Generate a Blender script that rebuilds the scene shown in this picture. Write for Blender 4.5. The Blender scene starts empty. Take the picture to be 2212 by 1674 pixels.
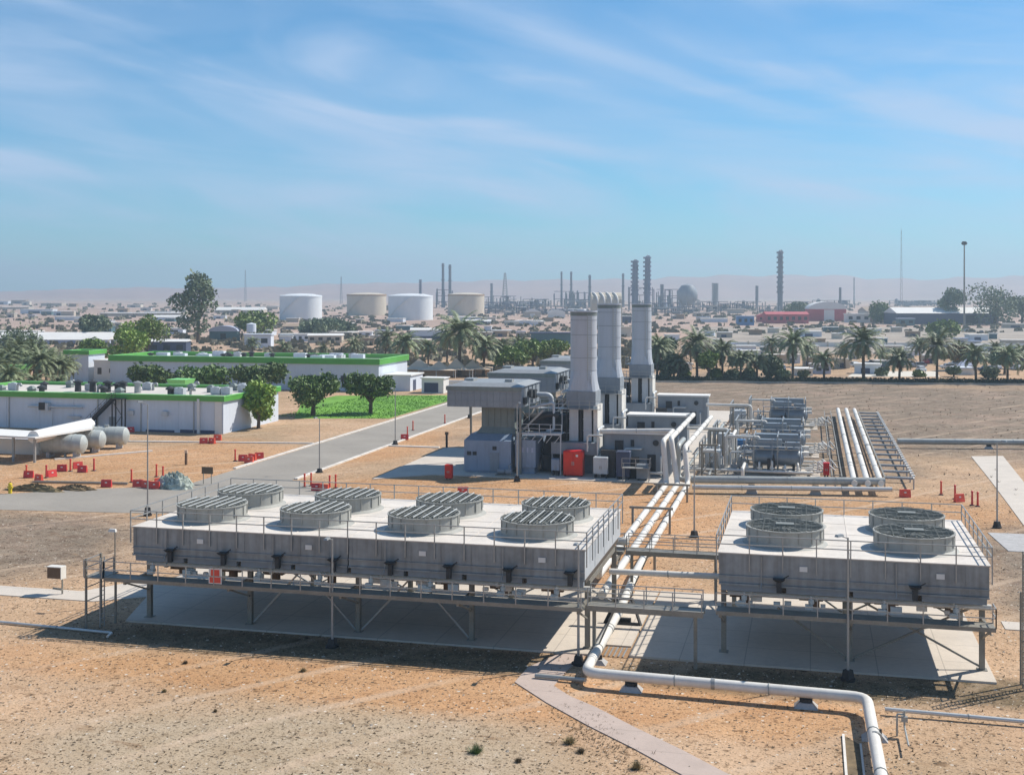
import bpy, math, random
from mathutils import Vector, Matrix
R = random.Random(7)
SC = bpy.context.scene
COL = SC.collection
pi = math.pi
# ---------------------------------------------------------------- camera geometry (used to find ground points)
CAMH = 22.0; FPX = 2600.0; CXP = 1106.0; YHP = 632.0; YAW = math.radians(13.9)
FW = (-math.sin(YAW), math.cos(YAW)); RT = (math.cos(YAW), math.sin(YAW))
def P(x, y, z=0.0):
    t = (CAMH - z) * FPX / (y - YHP); s = t * (x - CXP) / FPX
    return (FW[0]*t + RT[0]*s, FW[1]*t + RT[1]*s)
def D(x, d):
    s = d * (x - CXP) / FPX
    return (FW[0]*d + RT[0]*s, FW[1]*d + RT[1]*s)
def dist(y): return CAMH * FPX / (y - YHP)
ORD = ['first','second','third','fourth','fifth','sixth','seventh','eighth','ninth','tenth','eleventh','twelfth','thirteenth','fourteenth','fifteenth','sixteenth','seventeenth','eighteenth','nineteenth','twentieth']

# ---------------------------------------------------------------- mesh builder
NOSPLIT={'crown','foliage','dry_fronds','trunk'}
class MB:
    def __init__(s): s.v=[]; s.f=[]; s.sm=[]; s.pc=[]
    def add(s, vs, fs, smooth=False):
        o=len(s.v); s.pc.append((o,len(s.f))); s.v.extend([tuple(a) for a in vs])
        for f in fs: s.f.append([i+o for i in f]); s.sm.append(smooth)
        return s
    def box(s, x0,x1,y0,y1,z0,z1):
        vs=[(x0,y0,z0),(x1,y0,z0),(x1,y1,z0),(x0,y1,z0),(x0,y0,z1),(x1,y0,z1),(x1,y1,z1),(x0,y1,z1)]
        return s.add(vs,[(0,3,2,1),(4,5,6,7),(0,1,5,4),(1,2,6,5),(2,3,7,6),(3,0,4,7)])
    def frus(s, b, t, z0, z1):
        vs=[(b[0],b[2],z0),(b[1],b[2],z0),(b[1],b[3],z0),(b[0],b[3],z0),(t[0],t[2],z1),(t[1],t[2],z1),(t[1],t[3],z1),(t[0],t[3],z1)]
        return s.add(vs,[(0,3,2,1),(4,5,6,7),(0,1,5,4),(1,2,6,5),(2,3,7,6),(3,0,4,7)])
    def obox(s, c, h, rz=0):
        ca,sa=math.cos(rz),math.sin(rz); vs=[]
        for z in (-1,1):
            for x,y in ((-1,-1),(1,-1),(1,1),(-1,1)):
                X,Y=x*h[0],y*h[1]; vs.append((c[0]+X*ca-Y*sa,c[1]+X*sa+Y*ca,c[2]+z*h[2]))
        return s.add(vs,[(0,3,2,1),(4,5,6,7),(0,1,5,4),(1,2,6,5),(2,3,7,6),(3,0,4,7)])
    def bar(s, p, q, w, h=None):
        h=h or w; p=Vector(p); q=Vector(q); d=(q-p).normalized()
        up=Vector((0,0,1)) if abs(d.z)<.95 else Vector((0,1,0))
        a=d.cross(up).normalized()*(w/2); b=a.cross(d).normalized()*(h/2)
        vs=[p-a-b,p+a-b,p+a+b,p-a+b,q-a-b,q+a-b,q+a+b,q-a+b]
        return s.add(vs,[(0,3,2,1),(4,5,6,7),(0,1,5,4),(1,2,6,5),(2,3,7,6),(3,0,4,7)])
    def cyl(s, p, q, r0, r1=None, n=16, caps=True):
        r1=r0 if r1 is None else r1
        p=Vector(p); q=Vector(q); d=(q-p).normalized()
        up=Vector((0,0,1)) if abs(d.z)<.95 else Vector((0,1,0))
        a=d.cross(up).normalized(); b=a.cross(d).normalized()
        A=[p+(a*math.cos(2*pi*i/n)+b*math.sin(2*pi*i/n))*r0 for i in range(n)]
        B=[q+(a*math.cos(2*pi*i/n)+b*math.sin(2*pi*i/n))*r1 for i in range(n)]
        s.add(A+B,[(i,n+i,n+(i+1)%n,(i+1)%n) for i in range(n)],True)
        if caps:
            s.add(A,[tuple(range(n))]); s.add(B,[tuple(reversed(range(n)))])
        return s
    def lathe(s, cx, cy, prof, n=24, axis='z', smooth=True):
        run=[prof[0]]
        for k in range(1,len(prof)):
            run.append(prof[k])
            if k<len(prof)-1:
                t0=math.atan2(prof[k][1]-prof[k-1][1],prof[k][0]-prof[k-1][0]); t1=math.atan2(prof[k+1][1]-prof[k][1],prof[k+1][0]-prof[k][0]); dt=abs((t1-t0+pi)%(2*pi)-pi)
                if dt>.6: s.lathe1(cx,cy,run,n,axis,smooth); run=[prof[k]]
        return s.lathe1(cx,cy,run,n,axis,smooth)
    def lathe1(s, cx, cy, prof, n=24, axis='z', smooth=True):
        vs=[]
        for r,z in prof:
            for i in range(n):
                c,t=r*math.cos(2*pi*i/n),r*math.sin(2*pi*i/n)
                vs.append((cx+c,cy+t,z) if axis=='z' else (z,cx+c,cy+t))
        fs=[]
        for k in range(len(prof)-1):
            for i in range(n): 
                j=(i+1)%n; fs.append((k*n+i,k*n+j,(k+1)*n+j,(k+1)*n+i) if axis=='z' else (k*n+i,k*n+j,(k+1)*n+j,(k+1)*n+i))
        return s.add(vs,fs,smooth)
    def disc(s, cx, cy, z, r, n=24):
        return s.add([(cx+r*math.cos(2*pi*i/n),cy+r*math.sin(2*pi*i/n),z) for i in range(n)],[tuple(range(n))])
    def tube(s, pts, r, n=10, bend=None):
        pts=[Vector(p) for p in pts]; bend=bend if bend is not None else r*2.2
        out=[pts[0]]
        for i in range(1,len(pts)-1):
            a=(pts[i-1]-pts[i]); b=(pts[i+1]-pts[i]); t=min(bend,a.length*.48,b.length*.48)
            p0=pts[i]+a.normalized()*t; p2=pts[i]+b.normalized()*t
            for k in range(6):
                u=k/5; out.append(p0*(1-u)**2+pts[i]*2*u*(1-u)+p2*u*u)
        out.append(pts[-1])
        rings=[]; a=None
        for i,p in enumerate(out):
            if i==0: d=out[1]-p
            elif i==len(out)-1: d=p-out[i-1]
            else: d=(out[i+1]-p).normalized()+(p-out[i-1]).normalized()
            d.normalize()
            if a is None:
                up=Vector((0,0,1)) if abs(d.z)<.9 else Vector((0,1,0)); a=d.cross(up).normalized()
            else: a=(a-d*a.dot(d)).normalized()
            b=a.cross(d)
            rings.append([p+(a*math.cos(2*pi*k/n)+b*math.sin(2*pi*k/n))*r for k in range(n)])
        vs=[v for rg in rings for v in rg]
        fs=[(i*n+k,(i+1)*n+k,(i+1)*n+(k+1)%n,i*n+(k+1)%n) for i in range(len(rings)-1) for k in range(n)]
        s.add(vs,fs,True); s.add(rings[0],[tuple(range(n))]); s.add(rings[-1],[tuple(reversed(range(n)))])
        return s
    def poly(s, pts, z):
        return s.add([(p[0],p[1],z) for p in pts],[tuple(range(len(pts)))])
    def slab(s, pts, z0, z1):
        n=len(pts); vs=[(p[0],p[1],z0) for p in pts]+[(p[0],p[1],z1) for p in pts]
        ar=sum(pts[i][0]*pts[(i+1)%n][1]-pts[(i+1)%n][0]*pts[i][1] for i in range(n))
        o=range(n) if ar>0 else range(n-1,-1,-1); o=list(o)
        fs=[tuple(i+n for i in o),tuple(reversed(o))]
        for k in range(n): a,b=o[k],o[(k+1)%n]; fs.append((a,b,b+n,a+n))
        return s.add(vs,fs)
    def mesh(s, name, mat=None):
        me=bpy.data.meshes.new(name); me.from_pydata(s.v,[],s.f)
        me.polygons.foreach_set('use_smooth',s.sm)
        if mat: me.materials.append(mat)
        me.update(); return me
    def pieces(s):
        n=len(s.pc); ends=s.pc[1:]+[(len(s.v),len(s.f))]; bx=[]
        for (v0,_),(v1,_2) in zip(s.pc,ends):
            q=s.v[v0:v1]; bx.append(([min(p[i] for p in q) for i in range(3)],[max(p[i] for p in q) for i in range(3)]))
        sz=[max(h[i]-l[i] for i in range(3)) for l,h in bx]; par=list(range(n))
        def fd(i):
            while par[i]!=i: i=par[i]
            return i
        for i in range(n):
            for j in range(i):
                g=math.sqrt(sum(max(0,bx[i][0][k]-bx[j][1][k],bx[j][0][k]-bx[i][1][k])**2 for k in range(3)))
                if g<=max(.02,.45*max(sz[i],sz[j])): par[fd(i)]=fd(j)
        gr={}
        for i in range(n): gr.setdefault(fd(i),[]).append(i)
        return list(gr.values()), ends
    def build(s, name, mat, parent=None, loc=None, label=None):
        if parent and 1<len(s.pc)<=400 and name not in NOSPLIT:
            gr,ends=s.pieces()
            if len(gr)>1:
                first=None
                for g in sorted(gr,key=len,reverse=True):
                    m=MB()
                    for i in g:
                        (v0,f0),(v1,f1)=s.pc[i],ends[i]; o=len(m.v); m.pc.append((o,len(m.f))); m.v.extend(s.v[v0:v1])
                        m.f.extend([[k-v0+o for k in f] for f in s.f[f0:f1]]); m.sm.extend(s.sm[f0:f1])
                    ob=m.build1(name,mat,parent,loc,label); first=first or ob
                return first
        return s.build1(name,mat,parent,loc,label)
    def build1(s, name, mat, parent=None, loc=None, label=None):
        o=bpy.data.objects.new(name, s.mesh(name,mat)); COL.objects.link(o)
        if parent: o.parent=parent
        if loc: o.location=loc
        if label: o['label']=label
        return o
def thing(name,label,cat,loc=(0,0,0),rz=0,group=None):
    o=bpy.data.objects.new(name,None); COL.objects.link(o); o.empty_display_size=.5
    o.location=loc if len(loc)==3 else (loc[0],loc[1],0); o.rotation_euler=(0,0,rz); tag(o,label,cat,group); return o
def tag(o,label,cat,group=None):
    o['label']=label; o['category']=cat
    if group: o['group']=group
    return o
def struct(o,kind='structure',label=None):
    o['kind']=kind
    if label: o['label']=label
    return o
KIDS={}
def kids(o): return list(o.children)
def copy_tree(o, loc=None, rz=None, scale=None, label=None, group=None, parent=None):
    c=o.copy(); COL.objects.link(c)
    if parent: c.parent=parent
    if loc is not None: c.location=loc if len(loc)==3 else (loc[0],loc[1],0)
    if rz is not None: c.rotation_euler=(0,0,rz)
    if scale is not None: c.scale=(scale,)*3 if not isinstance(scale,tuple) else scale
    if label: c['label']=label
    if group: c['group']=group
    for k in kids(o): copy_tree(k,parent=c)
    return c

# ---------------------------------------------------------------- materials
def nt(m): return m.node_tree.nodes, m.node_tree.links
def mat(name, col, rough=.6, metal=0.0, var=.12, scale=1.5, fine=12.0, streak=0.0, bump=0.0, col2=None, rnd=0.0, spec=.5, seams=0.0):
    m=bpy.data.materials.new(name); m.use_nodes=True; N,L=nt(m); b=N['Principled BSDF']
    b.inputs['Roughness'].default_value=rough; b.inputs['Metallic'].default_value=metal
    b.inputs['Specular IOR Level'].default_value=spec
    tc=N.new('ShaderNodeTexCoord'); n1=N.new('ShaderNodeTexNoise'); n1.inputs['Scale'].default_value=scale; n1.inputs['Detail'].default_value=5
    L.new(tc.outputs['Object'],n1.inputs['Vector'])
    n2=N.new('ShaderNodeTexNoise'); n2.inputs['Scale'].default_value=fine; n2.inputs['Detail'].default_value=3
    L.new(tc.outputs['Object'],n2.inputs['Vector'])
    ad=N.new('ShaderNodeMath'); ad.operation='ADD'; L.new(n1.outputs['Fac'],ad.inputs[0])
    m2=N.new('ShaderNodeMath'); m2.operation='MULTIPLY'; m2.inputs[1].default_value=.5; L.new(n2.outputs['Fac'],m2.inputs[0]); L.new(m2.outputs[0],ad.inputs[1])
    mr=N.new('ShaderNodeMapRange'); mr.inputs['From Min'].default_value=.45; mr.inputs['From Max'].default_value=1.05; L.new(ad.outputs[0],mr.inputs['Value'])
    mx=N.new('ShaderNodeMix'); mx.data_type='RGBA'
    c1=tuple(c*(1-var) for c in col); c2=tuple(min(1,c*(1+var)) for c in (col2 or col))
    mx.inputs[6].default_value=(*c1,1); mx.inputs[7].default_value=(*c2,1); L.new(mr.outputs[0],mx.inputs[0])
    out=mx.outputs[2]
    if streak:
        mp=N.new('ShaderNodeMapping'); mp.inputs['Scale'].default_value=(2.5,2.5,.18); L.new(tc.outputs['Object'],mp.inputs['Vector'])
        n3=N.new('ShaderNodeTexNoise'); n3.inputs['Scale'].default_value=1.0; n3.inputs['Detail'].default_value=4; L.new(mp.outputs[0],n3.inputs['Vector'])
        r3=N.new('ShaderNodeMapRange'); r3.inputs['From Min'].default_value=.42; r3.inputs['From Max'].default_value=.68
        r3.inputs['To Min'].default_value=1; r3.inputs['To Max'].default_value=1-streak; L.new(n3.outputs['Fac'],r3.inputs['Value'])
        ml=N.new('ShaderNodeMix'); ml.data_type='RGBA'; ml.blend_type='MULTIPLY'; ml.inputs[0].default_value=1
        L.new(out,ml.inputs[6]); w3=N.new('ShaderNodeMix'); w3.data_type='RGBA'; w3.inputs[6].default_value=(.42,.34,.27,1); w3.inputs[7].default_value=(1,1,1,1); L.new(r3.outputs[0],w3.inputs[0]); L.new(w3.outputs[2],ml.inputs[7]); out=ml.outputs[2]
    if rnd:
        oi=N.new('ShaderNodeObjectInfo'); hs=N.new('ShaderNodeHueSaturation')
        r4=N.new('ShaderNodeMapRange'); r4.inputs['To Min'].default_value=1-rnd; r4.inputs['To Max'].default_value=1+rnd; L.new(oi.outputs['Random'],r4.inputs['Value'])
        L.new(r4.outputs[0],hs.inputs['Value']); L.new(out,hs.inputs['Color'])
        r5=N.new('ShaderNodeMapRange'); r5.inputs['To Min'].default_value=.5-rnd*.05; r5.inputs['To Max'].default_value=.5+rnd*.05; L.new(oi.outputs['Random'],r5.inputs['Value']); L.new(r5.outputs[0],hs.inputs['Hue'])
        out=hs.outputs['Color']
    L.new(out,b.inputs['Base Color'])
    if bump:
        bp=N.new('ShaderNodeBump'); bp.inputs['Strength'].default_value=bump; bp.inputs['Distance'].default_value=.03
        L.new(ad.outputs[0],bp.inputs['Height']); L.new(bp.outputs[0],b.inputs['Normal'])
    return m
M=dict(
 plenum=mat('plenum_metal',(.265,.285,.295),.45,.1,.30,.45,2.5,.4,.05),
 deck=mat('deck_metal',(.65,.595,.53),.6,.0,.17,.4,4),
 steel=mat('weathered_steel',(.25,.235,.20),.55,.2,.2,1,8),
 galv=mat('galvanised_steel',(.36,.365,.355),.45,.4,.12,2,12),
 ring=mat('fan_ring_metal',(.335,.335,.305),.6,.0,.13,.8,6,.15),
 guard=mat('guard_wire',(.235,.235,.205),.5,.3,.1),
 slat=mat('bright_slat',(.72,.73,.71),.4,.1,.06),
 blade=mat('fan_blade',(.13,.15,.15),.5,.1,.1),
 dark=mat('dark_machinery',(.035,.037,.04),.6,.1,.3),
 black=mat('black_paint',(.02,.02,.022),.55,0,.2),
 bundle=mat('finned_tubes',(.12,.10,.08),.6,.4,.3,3,40),
 pipe=mat('pipe_cladding',(.62,.62,.60),.38,.35,.1,.8,6,.12),
 wpipe=mat('white_pipe',(.72,.69,.63),.5,0,.1,.6,5,.1),
 gpipe=mat('grey_pipe',(.36,.375,.36),.45,.15,.14,.6,5,.15),
 conc=mat('concrete_pad',(.57,.50,.42),.85,0,.13,.25,3,0,.1),
 concb=mat('concrete_block',(.42,.41,.40),.85,0,.15,1,8,.2),
 path=mat('concrete_path',(.47,.375,.32),.9,0,.10,.5,5,0,.1),
 wpath=mat('pale_path',(.56,.50,.43),.9,0,.1,.4,4),
 asph=mat('asphalt',(.30,.27,.23),.9,0,.16,.15,2,0,.1),
 kerb=mat('white_kerb',(.68,.64,.58),.8,0,.15,.5,4),
 white=mat('white_wall',(.62,.67,.74),.7,0,.06,.3,3,.08),
 roofg=mat('roof_gravel',(.58,.54,.49),.9,0,.15,.4,4),
 green=mat('green_paint',(.10,.36,.055),.5,0,.12,.5,4),
 lgreen=mat('pale_green_paint',(.24,.62,.19),.5,0,.1,.5,4),
 red=mat('red_plastic',(.60,.008,.012),.45,0,.15,1,6,0,0,None,.15),
 orange=mat('orange_red_plastic',(.68,.065,.045),.5,0,.15,1,6,0,0,None,.15),
 yellow=mat('yellow_paint',(.75,.55,.02),.5,0,.1),
 blue=mat('blue_grey_enclosure',(.26,.33,.43),.42,.15,.10,.5,5,.12),
 grey=mat('grey_enclosure',(.26,.29,.32),.55,.0,.12,.5,5,.15),
 lgrey=mat('light_grey_paint',(.52,.55,.57),.5,.0,.09,.5,5,.14),
 stack=mat('stack_cladding',(.47,.50,.545),.5,.0,.04,.3,3,.10),
 duct=mat('intake_duct',(.20,.235,.225),.55,.1,.12,.5,5,.2),
 vessel=mat('grey_blue_vessel',(.25,.285,.32),.42,.25,.12,.5,6,.15),
 tankw=mat('tank_white',(.74,.77,.78),.5,0,.05,.06,.5,.05),
 tankc=mat('tank_cream',(.60,.53,.42),.55,0,.08,.06,.5,.12),
 rust=mat('rust_band',(.30,.17,.08),.8,0,.2),
 brown=mat('brown_box',(.13,.08,.045),.6,0,.2),
 tent=mat('beige_canvas',(.74,.57,.41),.85,0,.1,.5,4),
 teal=mat('teal_sheet',(.075,.15,.17),.5,.05,.12,.2,3),
 bluep=mat('blue_paint',(.06,.20,.42),.5,0,.1),
 pblue=mat('pale_blue_roof',(.42,.46,.58),.55,0,.08,.2,3),
 pink=mat('red_brick_render',(.46,.10,.115),.8,0,.15,.3,3),
 navy=mat('navy_sheet',(.06,.075,.13),.6,0,.15,.2,3),
 beige=mat('beige_wall',(.50,.44,.36),.8,0,.12,.2,3,.1),
 tan=mat('tan_roof',(.34,.255,.18),.85,0,.12,.2,3),
 wroof=mat('white_roof',(.74,.72,.68),.6,0,.06,.2,3),
 glass=mat('dark_glass',(.03,.04,.05),.12,0,.2),
 ref=mat('refinery_steel',(.14,.15,.18),.6,.1,.25,.05,.5),
 reft=mat('refinery_purple_steel',(.10,.10,.17),.6,.1,.25,.05,.5),
 refl=mat('refinery_pale_steel',(.30,.31,.31),.6,.1,.25,.05,.5),
 trunk=mat('bark',(.12,.085,.055),.9,0,.3,2,12,0,.3),
 ptrunk=mat('palm_bark',(.13,.10,.075),.95,0,.3,3,15,0,.3),
 leafd=mat('dark_leaves',(.042,.09,.025),.6,0,.45,.5,2,0,0,(.12,.19,.04),.2),
 leafm=mat('green_leaves',(.085,.15,.025),.6,0,.4,.35,2,0,0,(.19,.26,.045),.18),
 leafb=mat('bright_leaves',(.14,.25,.035),.6,0,.35,.35,2,0,0,(.27,.38,.06),.12),
 leafg=mat('greyish_leaves',(.08,.12,.065),.65,0,.4,.2,2,0,0,(.17,.22,.115),.15),
 palm=mat('palm_fronds',(.095,.13,.055),.6,0,.4,.5,3,0,0,(.21,.24,.115),.18),
 dfrond=mat('dry_fronds',(.20,.145,.085),.8,0,.3,.5,3,0,0,None,.15),
 plains=mat('plain_scrub',(.12,.125,.075),.8,0,.4,.05,.6,0,0,(.21,.19,.13)),
 scrub=mat('dry_scrub',(.15,.115,.06),.9,0,.4,.5,3,0,0,(.24,.18,.09),.3),
 hedge=mat('hedge_leaves',(.022,.045,.018),.7,0,.4,.5,3),
 stone=mat('gravel_stone',(.30,.235,.17),.9,0,.4,6,30,0,0,(.5,.42,.33)),
 rubble=mat('green_grey_tarp',(.18,.22,.18),.85,0,.5,1.6,7,0,0,(.42,.46,.40)),
 plain=mat('grey_sand_plain',(.34,.285,.23),.95,0,.25,.03,.4),
 carw=mat('car_white',(.75,.76,.76),.25,0,.03), cars=mat('car_silver',(.40,.42,.44),.3,.4,.03), card=mat('car_dark',(.04,.05,.08),.25,.1,.05), carr=mat('car_maroon',(.25,.03,.03),.25,.1,.05),
 tyre=mat('tyre',(.02,.02,.02),.8), yellowy=mat('sand_wall',(.62,.57,.48),.85,0,.1,.3,3),
)
# asphalt and concrete get joints / patches
def joints(m, sx, sy, dark=.72, w=.02, rot=0):
    N,L=nt(m); b=N['Principled BSDF']; src=b.inputs['Base Color'].links[0].from_socket
    g=N.new('ShaderNodeNewGeometry'); sp=N.new('ShaderNodeSeparateXYZ'); L.new(g.outputs['Position'],sp.inputs[0]); res=None
    for ax,s in ((0,sx),(1,sy)):
        if not s: continue
        d=N.new('ShaderNodeMath'); d.operation='DIVIDE'; d.inputs[1].default_value=s; L.new(sp.outputs[ax],d.inputs[0])
        f=N.new('ShaderNodeMath'); f.operation='FRACT'; L.new(d.outputs[0],f.inputs[0])
        c=N.new('ShaderNodeMath'); c.operation='LESS_THAN'; c.inputs[1].default_value=w/s*2; L.new(f.outputs[0],c.inputs[0])
        if res:
            a=N.new('ShaderNodeMath'); a.operation='MAXIMUM'; L.new(res,a.inputs[0]); L.new(c.outputs[0],a.inputs[1]); res=a.outputs[0]
        else: res=c.outputs[0]
    mx=N.new('ShaderNodeMix'); mx.data_type='RGBA'; mx.blend_type='MULTIPLY'; mx.inputs[7].default_value=(dark,dark,dark,1)
    L.new(res,mx.inputs[0]); L.new(src,mx.inputs[6]); L.new(mx.outputs[2],b.inputs['Base Color'])
joints(M['conc'],3.8,3.6,.7,.03); joints(M['path'],0,2.4,.8,.03); joints(M['wpath'],0,3,.8,.04)

def ground_mat():
    m=bpy.data.materials.new('desert_ground'); m.use_nodes=True; N,L=nt(m); b=N['Principled BSDF']; b.inputs['Roughness'].default_value=.95; b.inputs['Specular IOR Level'].default_value=.15
    g=N.new('ShaderNodeNewGeometry'); pos=g.outputs['Position']
    def noise(sc,det=5,vec=pos,rough=.55):
        n=N.new('ShaderNodeTexNoise'); n.inputs['Scale'].default_value=sc; n.inputs['Detail'].default_value=det; n.inputs['Roughness'].default_value=rough; L.new(vec,n.inputs['Vector']); return n.outputs['Fac']
    def rng(v,a,bb,c=0,d=1):
        r=N.new('ShaderNodeMapRange'); r.inputs['From Min'].default_value=a; r.inputs['From Max'].default_value=bb; r.inputs['To Min'].default_value=c; r.inputs['To Max'].default_value=d; L.new(v,r.inputs['Value']); return r.outputs[0]
    def mth(op,a,bb):
        n=N.new('ShaderNodeMath'); n.operation=op
        for i,x in enumerate((a,bb)):
            if isinstance(x,(int,float)): n.inputs[i].default_value=x
            else: L.new(x,n.inputs[i])
        return n.outputs[0]
    def mix(f,a,bb,bl='MIX'):
        n=N.new('ShaderNodeMix'); n.data_type='RGBA'; n.blend_type=bl
        for i,x in ((0,f),(6,a),(7,bb)):
            if isinstance(x,(int,float)): n.inputs[i].default_value=x
            elif isinstance(x,tuple): n.inputs[i].default_value=(*x,1)
            else: L.new(x,n.inputs[i])
        return n.outputs[2]
    big=noise(.035,6)
    def ell(cx,cy,rx,ry):
        mp=N.new('ShaderNodeMapping'); mp.inputs['Location'].default_value=(-cx/rx,-cy/ry,0); mp.inputs['Scale'].default_value=(1/rx,1/ry,0); L.new(pos,mp.inputs['Vector'])
        ln=N.new('ShaderNodeVectorMath'); ln.operation='LENGTH'; L.new(mp.outputs[0],ln.inputs[0])
        return rng(mth('ADD',ln.outputs['Value'],rng(big,.3,.7,-.35,.35)),.65,1.1,1,0)
    tan=mix(rng(noise(.12,5),.35,.65),(.49,.32,.195),(.58,.395,.252))
    col=mix(rng(noise(.05,4),.45,.62),tan,(.415,.29,.18))
    om=None
    for e in ((-30,115,38,26),(-80,138,20,28),(8,118,24,20),(-5,65,9,5),(-27,64,22,4.5),(-60,165,8,26)):
        x=ell(*e); om=x if om is None else mth('MAXIMUM',om,x)
    col=mix(mth('MULTIPLY',om,.5),col,mix(rng(noise(.3,5),.35,.65),(.50,.225,.075),(.60,.32,.14)))
    gm=None
    for e in ((10,235,75,85),(-75,92,24,14),(24,95,12,34),(-30,280,60,50)):
        x=ell(*e); gm=x if gm is None else mth('MAXIMUM',gm,x)
    col=mix(mth('MULTIPLY',gm,.95),col,mix(rng(noise(.25,6),.35,.65),(.205,.165,.122),(.295,.235,.178)))
    col=mix(mth('MULTIPLY',ell(-24,53,16,7),.75),col,mix(rng(noise(.5,5),.35,.65),(.40,.315,.215),(.47,.385,.28)))
    # weedy soil before the cooler slabs, painted darker to deepen the coolers' cast shadow
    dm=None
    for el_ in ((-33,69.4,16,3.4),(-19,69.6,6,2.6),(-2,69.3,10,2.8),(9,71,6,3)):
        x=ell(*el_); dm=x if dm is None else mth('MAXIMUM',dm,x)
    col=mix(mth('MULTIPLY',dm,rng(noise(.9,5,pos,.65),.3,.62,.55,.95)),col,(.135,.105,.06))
    # mottled open gravel behind the plant
    col=mix(mth('MULTIPLY',gm,rng(noise(.55,6,pos,.7),.46,.62,0,.75)),col,(.17,.115,.08))
    col=mix(mth('MULTIPLY',gm,rng(noise(.09,5,pos,.6),.5,.66,0,.6)),col,(.42,.30,.225))
    # far plain
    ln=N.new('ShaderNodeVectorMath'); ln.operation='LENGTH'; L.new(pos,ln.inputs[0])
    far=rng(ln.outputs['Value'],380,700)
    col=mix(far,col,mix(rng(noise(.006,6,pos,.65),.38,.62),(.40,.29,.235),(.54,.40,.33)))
    # stony speckle at three sizes
    for sc,lo,dk in ((1.1,.60,.5),(3.2,.57,.45),(8.0,.55,.55)):
        n=noise(sc,3,pos,.6); col=mix(rng(n,lo,lo+.09),col,(dk,dk*.95,dk*.88),'MULTIPLY')
    for sc in (7.5,3.4):
        v=N.new('ShaderNodeTexVoronoi'); v.inputs['Scale'].default_value=sc; v.inputs['Randomness'].default_value=1; L.new(pos,v.inputs['Vector'])
        sp=N.new('ShaderNodeSeparateColor'); L.new(v.outputs['Color'],sp.inputs[0])
        near=mth('LESS_THAN',v.outputs['Distance'],mth('MULTIPLY',sp.outputs[1],.34))
        col=mix(mth('MULTIPLY',near,mth('LESS_THAN',sp.outputs[0],.55)),col,(.10,.075,.05))
        col=mix(mth('MULTIPLY',near,mth('GREATER_THAN',sp.outputs[0],.86)),col,(.62,.55,.46))
    # tyre tracks sweeping across the sand
    mp=N.new('ShaderNodeMapping'); mp.inputs['Rotation'].default_value=(0,0,math.radians(38)); L.new(pos,mp.inputs['Vector'])
    w=N.new('ShaderNodeTexWave'); w.inputs['Scale'].default_value=.055; w.inputs['Distortion'].default_value=7; w.inputs['Detail'].default_value=2; w.inputs['Detail Scale'].default_value=.25; L.new(mp.outputs[0],w.inputs['Vector'])
    tr=mth('MULTIPLY',rng(w.outputs['Fac'],.93,.99),rng(noise(.06,3),.42,.6)); sm=N.new('ShaderNodeMapping'); sm.inputs['Scale'].default_value=(.35,1.0,1); sm.inputs['Rotation'].default_value=(0,0,.5); L.new(pos,sm.inputs['Vector']); col=mix(rng(noise(1.1,6,sm.outputs[0],.7),.56,.68,0,.55),col,(.26,.155,.085))
    col=mix(mth('MULTIPLY',tr,.5),col,(.56,.42,.30))
    L.new(col,b.inputs['Base Color'])
    bp=N.new('ShaderNodeBump'); bp.inputs['Strength'].default_value=.55; bp.inputs['Distance'].default_value=.18
    h=mth('ADD',noise(2.2,6,pos,.65),mth('MULTIPLY',noise(.35,4),1.6)); L.new(h,bp.inputs['Height']); L.new(bp.outputs[0],b.inputs['Normal'])
    return m
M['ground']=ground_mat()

# ---------------------------------------------------------------- world, sun, camera
SUN_EL=math.radians(48); SUN_AZ=math.radians(50)       # azimuth from +Y towards +X
W=bpy.data.worlds.new('World'); SC.world=W; W.use_nodes=True
N=W.node_tree.nodes; L=W.node_tree.links; bg=N['Background']
sky=N.new('ShaderNodeTexSky'); sky.sky_type='NISHITA'; sky.sun_disc=False; sky.sun_elevation=SUN_EL; sky.sun_rotation=SUN_AZ
sky.altitude=0; sky.air_density=1.0; sky.dust_density=.1; sky.ozone_density=3.0
tc=N.new('ShaderNodeTexCoord'); sp=N.new('ShaderNodeSeparateXYZ'); L.new(tc.outputs['Generated'],sp.inputs[0])
def wm(op,a,b):
    n=N.new('ShaderNodeMath'); n.operation=op
    for i,x in enumerate((a,b)):
        if isinstance(x,(int,float)): n.inputs[i].default_value=x
        else: L.new(x,n.inputs[i])
    return n.outputs[0]
az=wm('ARCTAN2',sp.outputs[0],sp.outputs[1]); el=wm('ARCSINE',sp.outputs[2],0)
cb=N.new('ShaderNodeCombineXYZ'); L.new(az,cb.inputs[0]); L.new(el,cb.inputs[1])
def cl(sx,sy,rot,lo,hi,loc=(0,0,0),dist=1.0,det=6,ro=.55):
    mp=N.new('ShaderNodeMapping'); mp.vector_type='TEXTURE'; mp.inputs['Rotation'].default_value=(0,0,math.radians(rot)); mp.inputs['Scale'].default_value=(1/sx,1/sy,1); mp.inputs['Location'].default_value=loc; L.new(cb.outputs[0],mp.inputs['Vector'])
    n=N.new('ShaderNodeTexNoise'); n.inputs['Scale'].default_value=1; n.inputs['Detail'].default_value=det; n.inputs['Roughness'].default_value=ro; n.inputs['Distortion'].default_value=dist; L.new(mp.outputs[0],n.inputs['Vector'])
    r=N.new('ShaderNodeMapRange'); r.interpolation_type='SMOOTHSTEP'; r.inputs['From Min'].default_value=lo; r.inputs['From Max'].default_value=hi; L.new(n.outputs['Fac'],r.inputs['Value']); return r.outputs[0]
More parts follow.
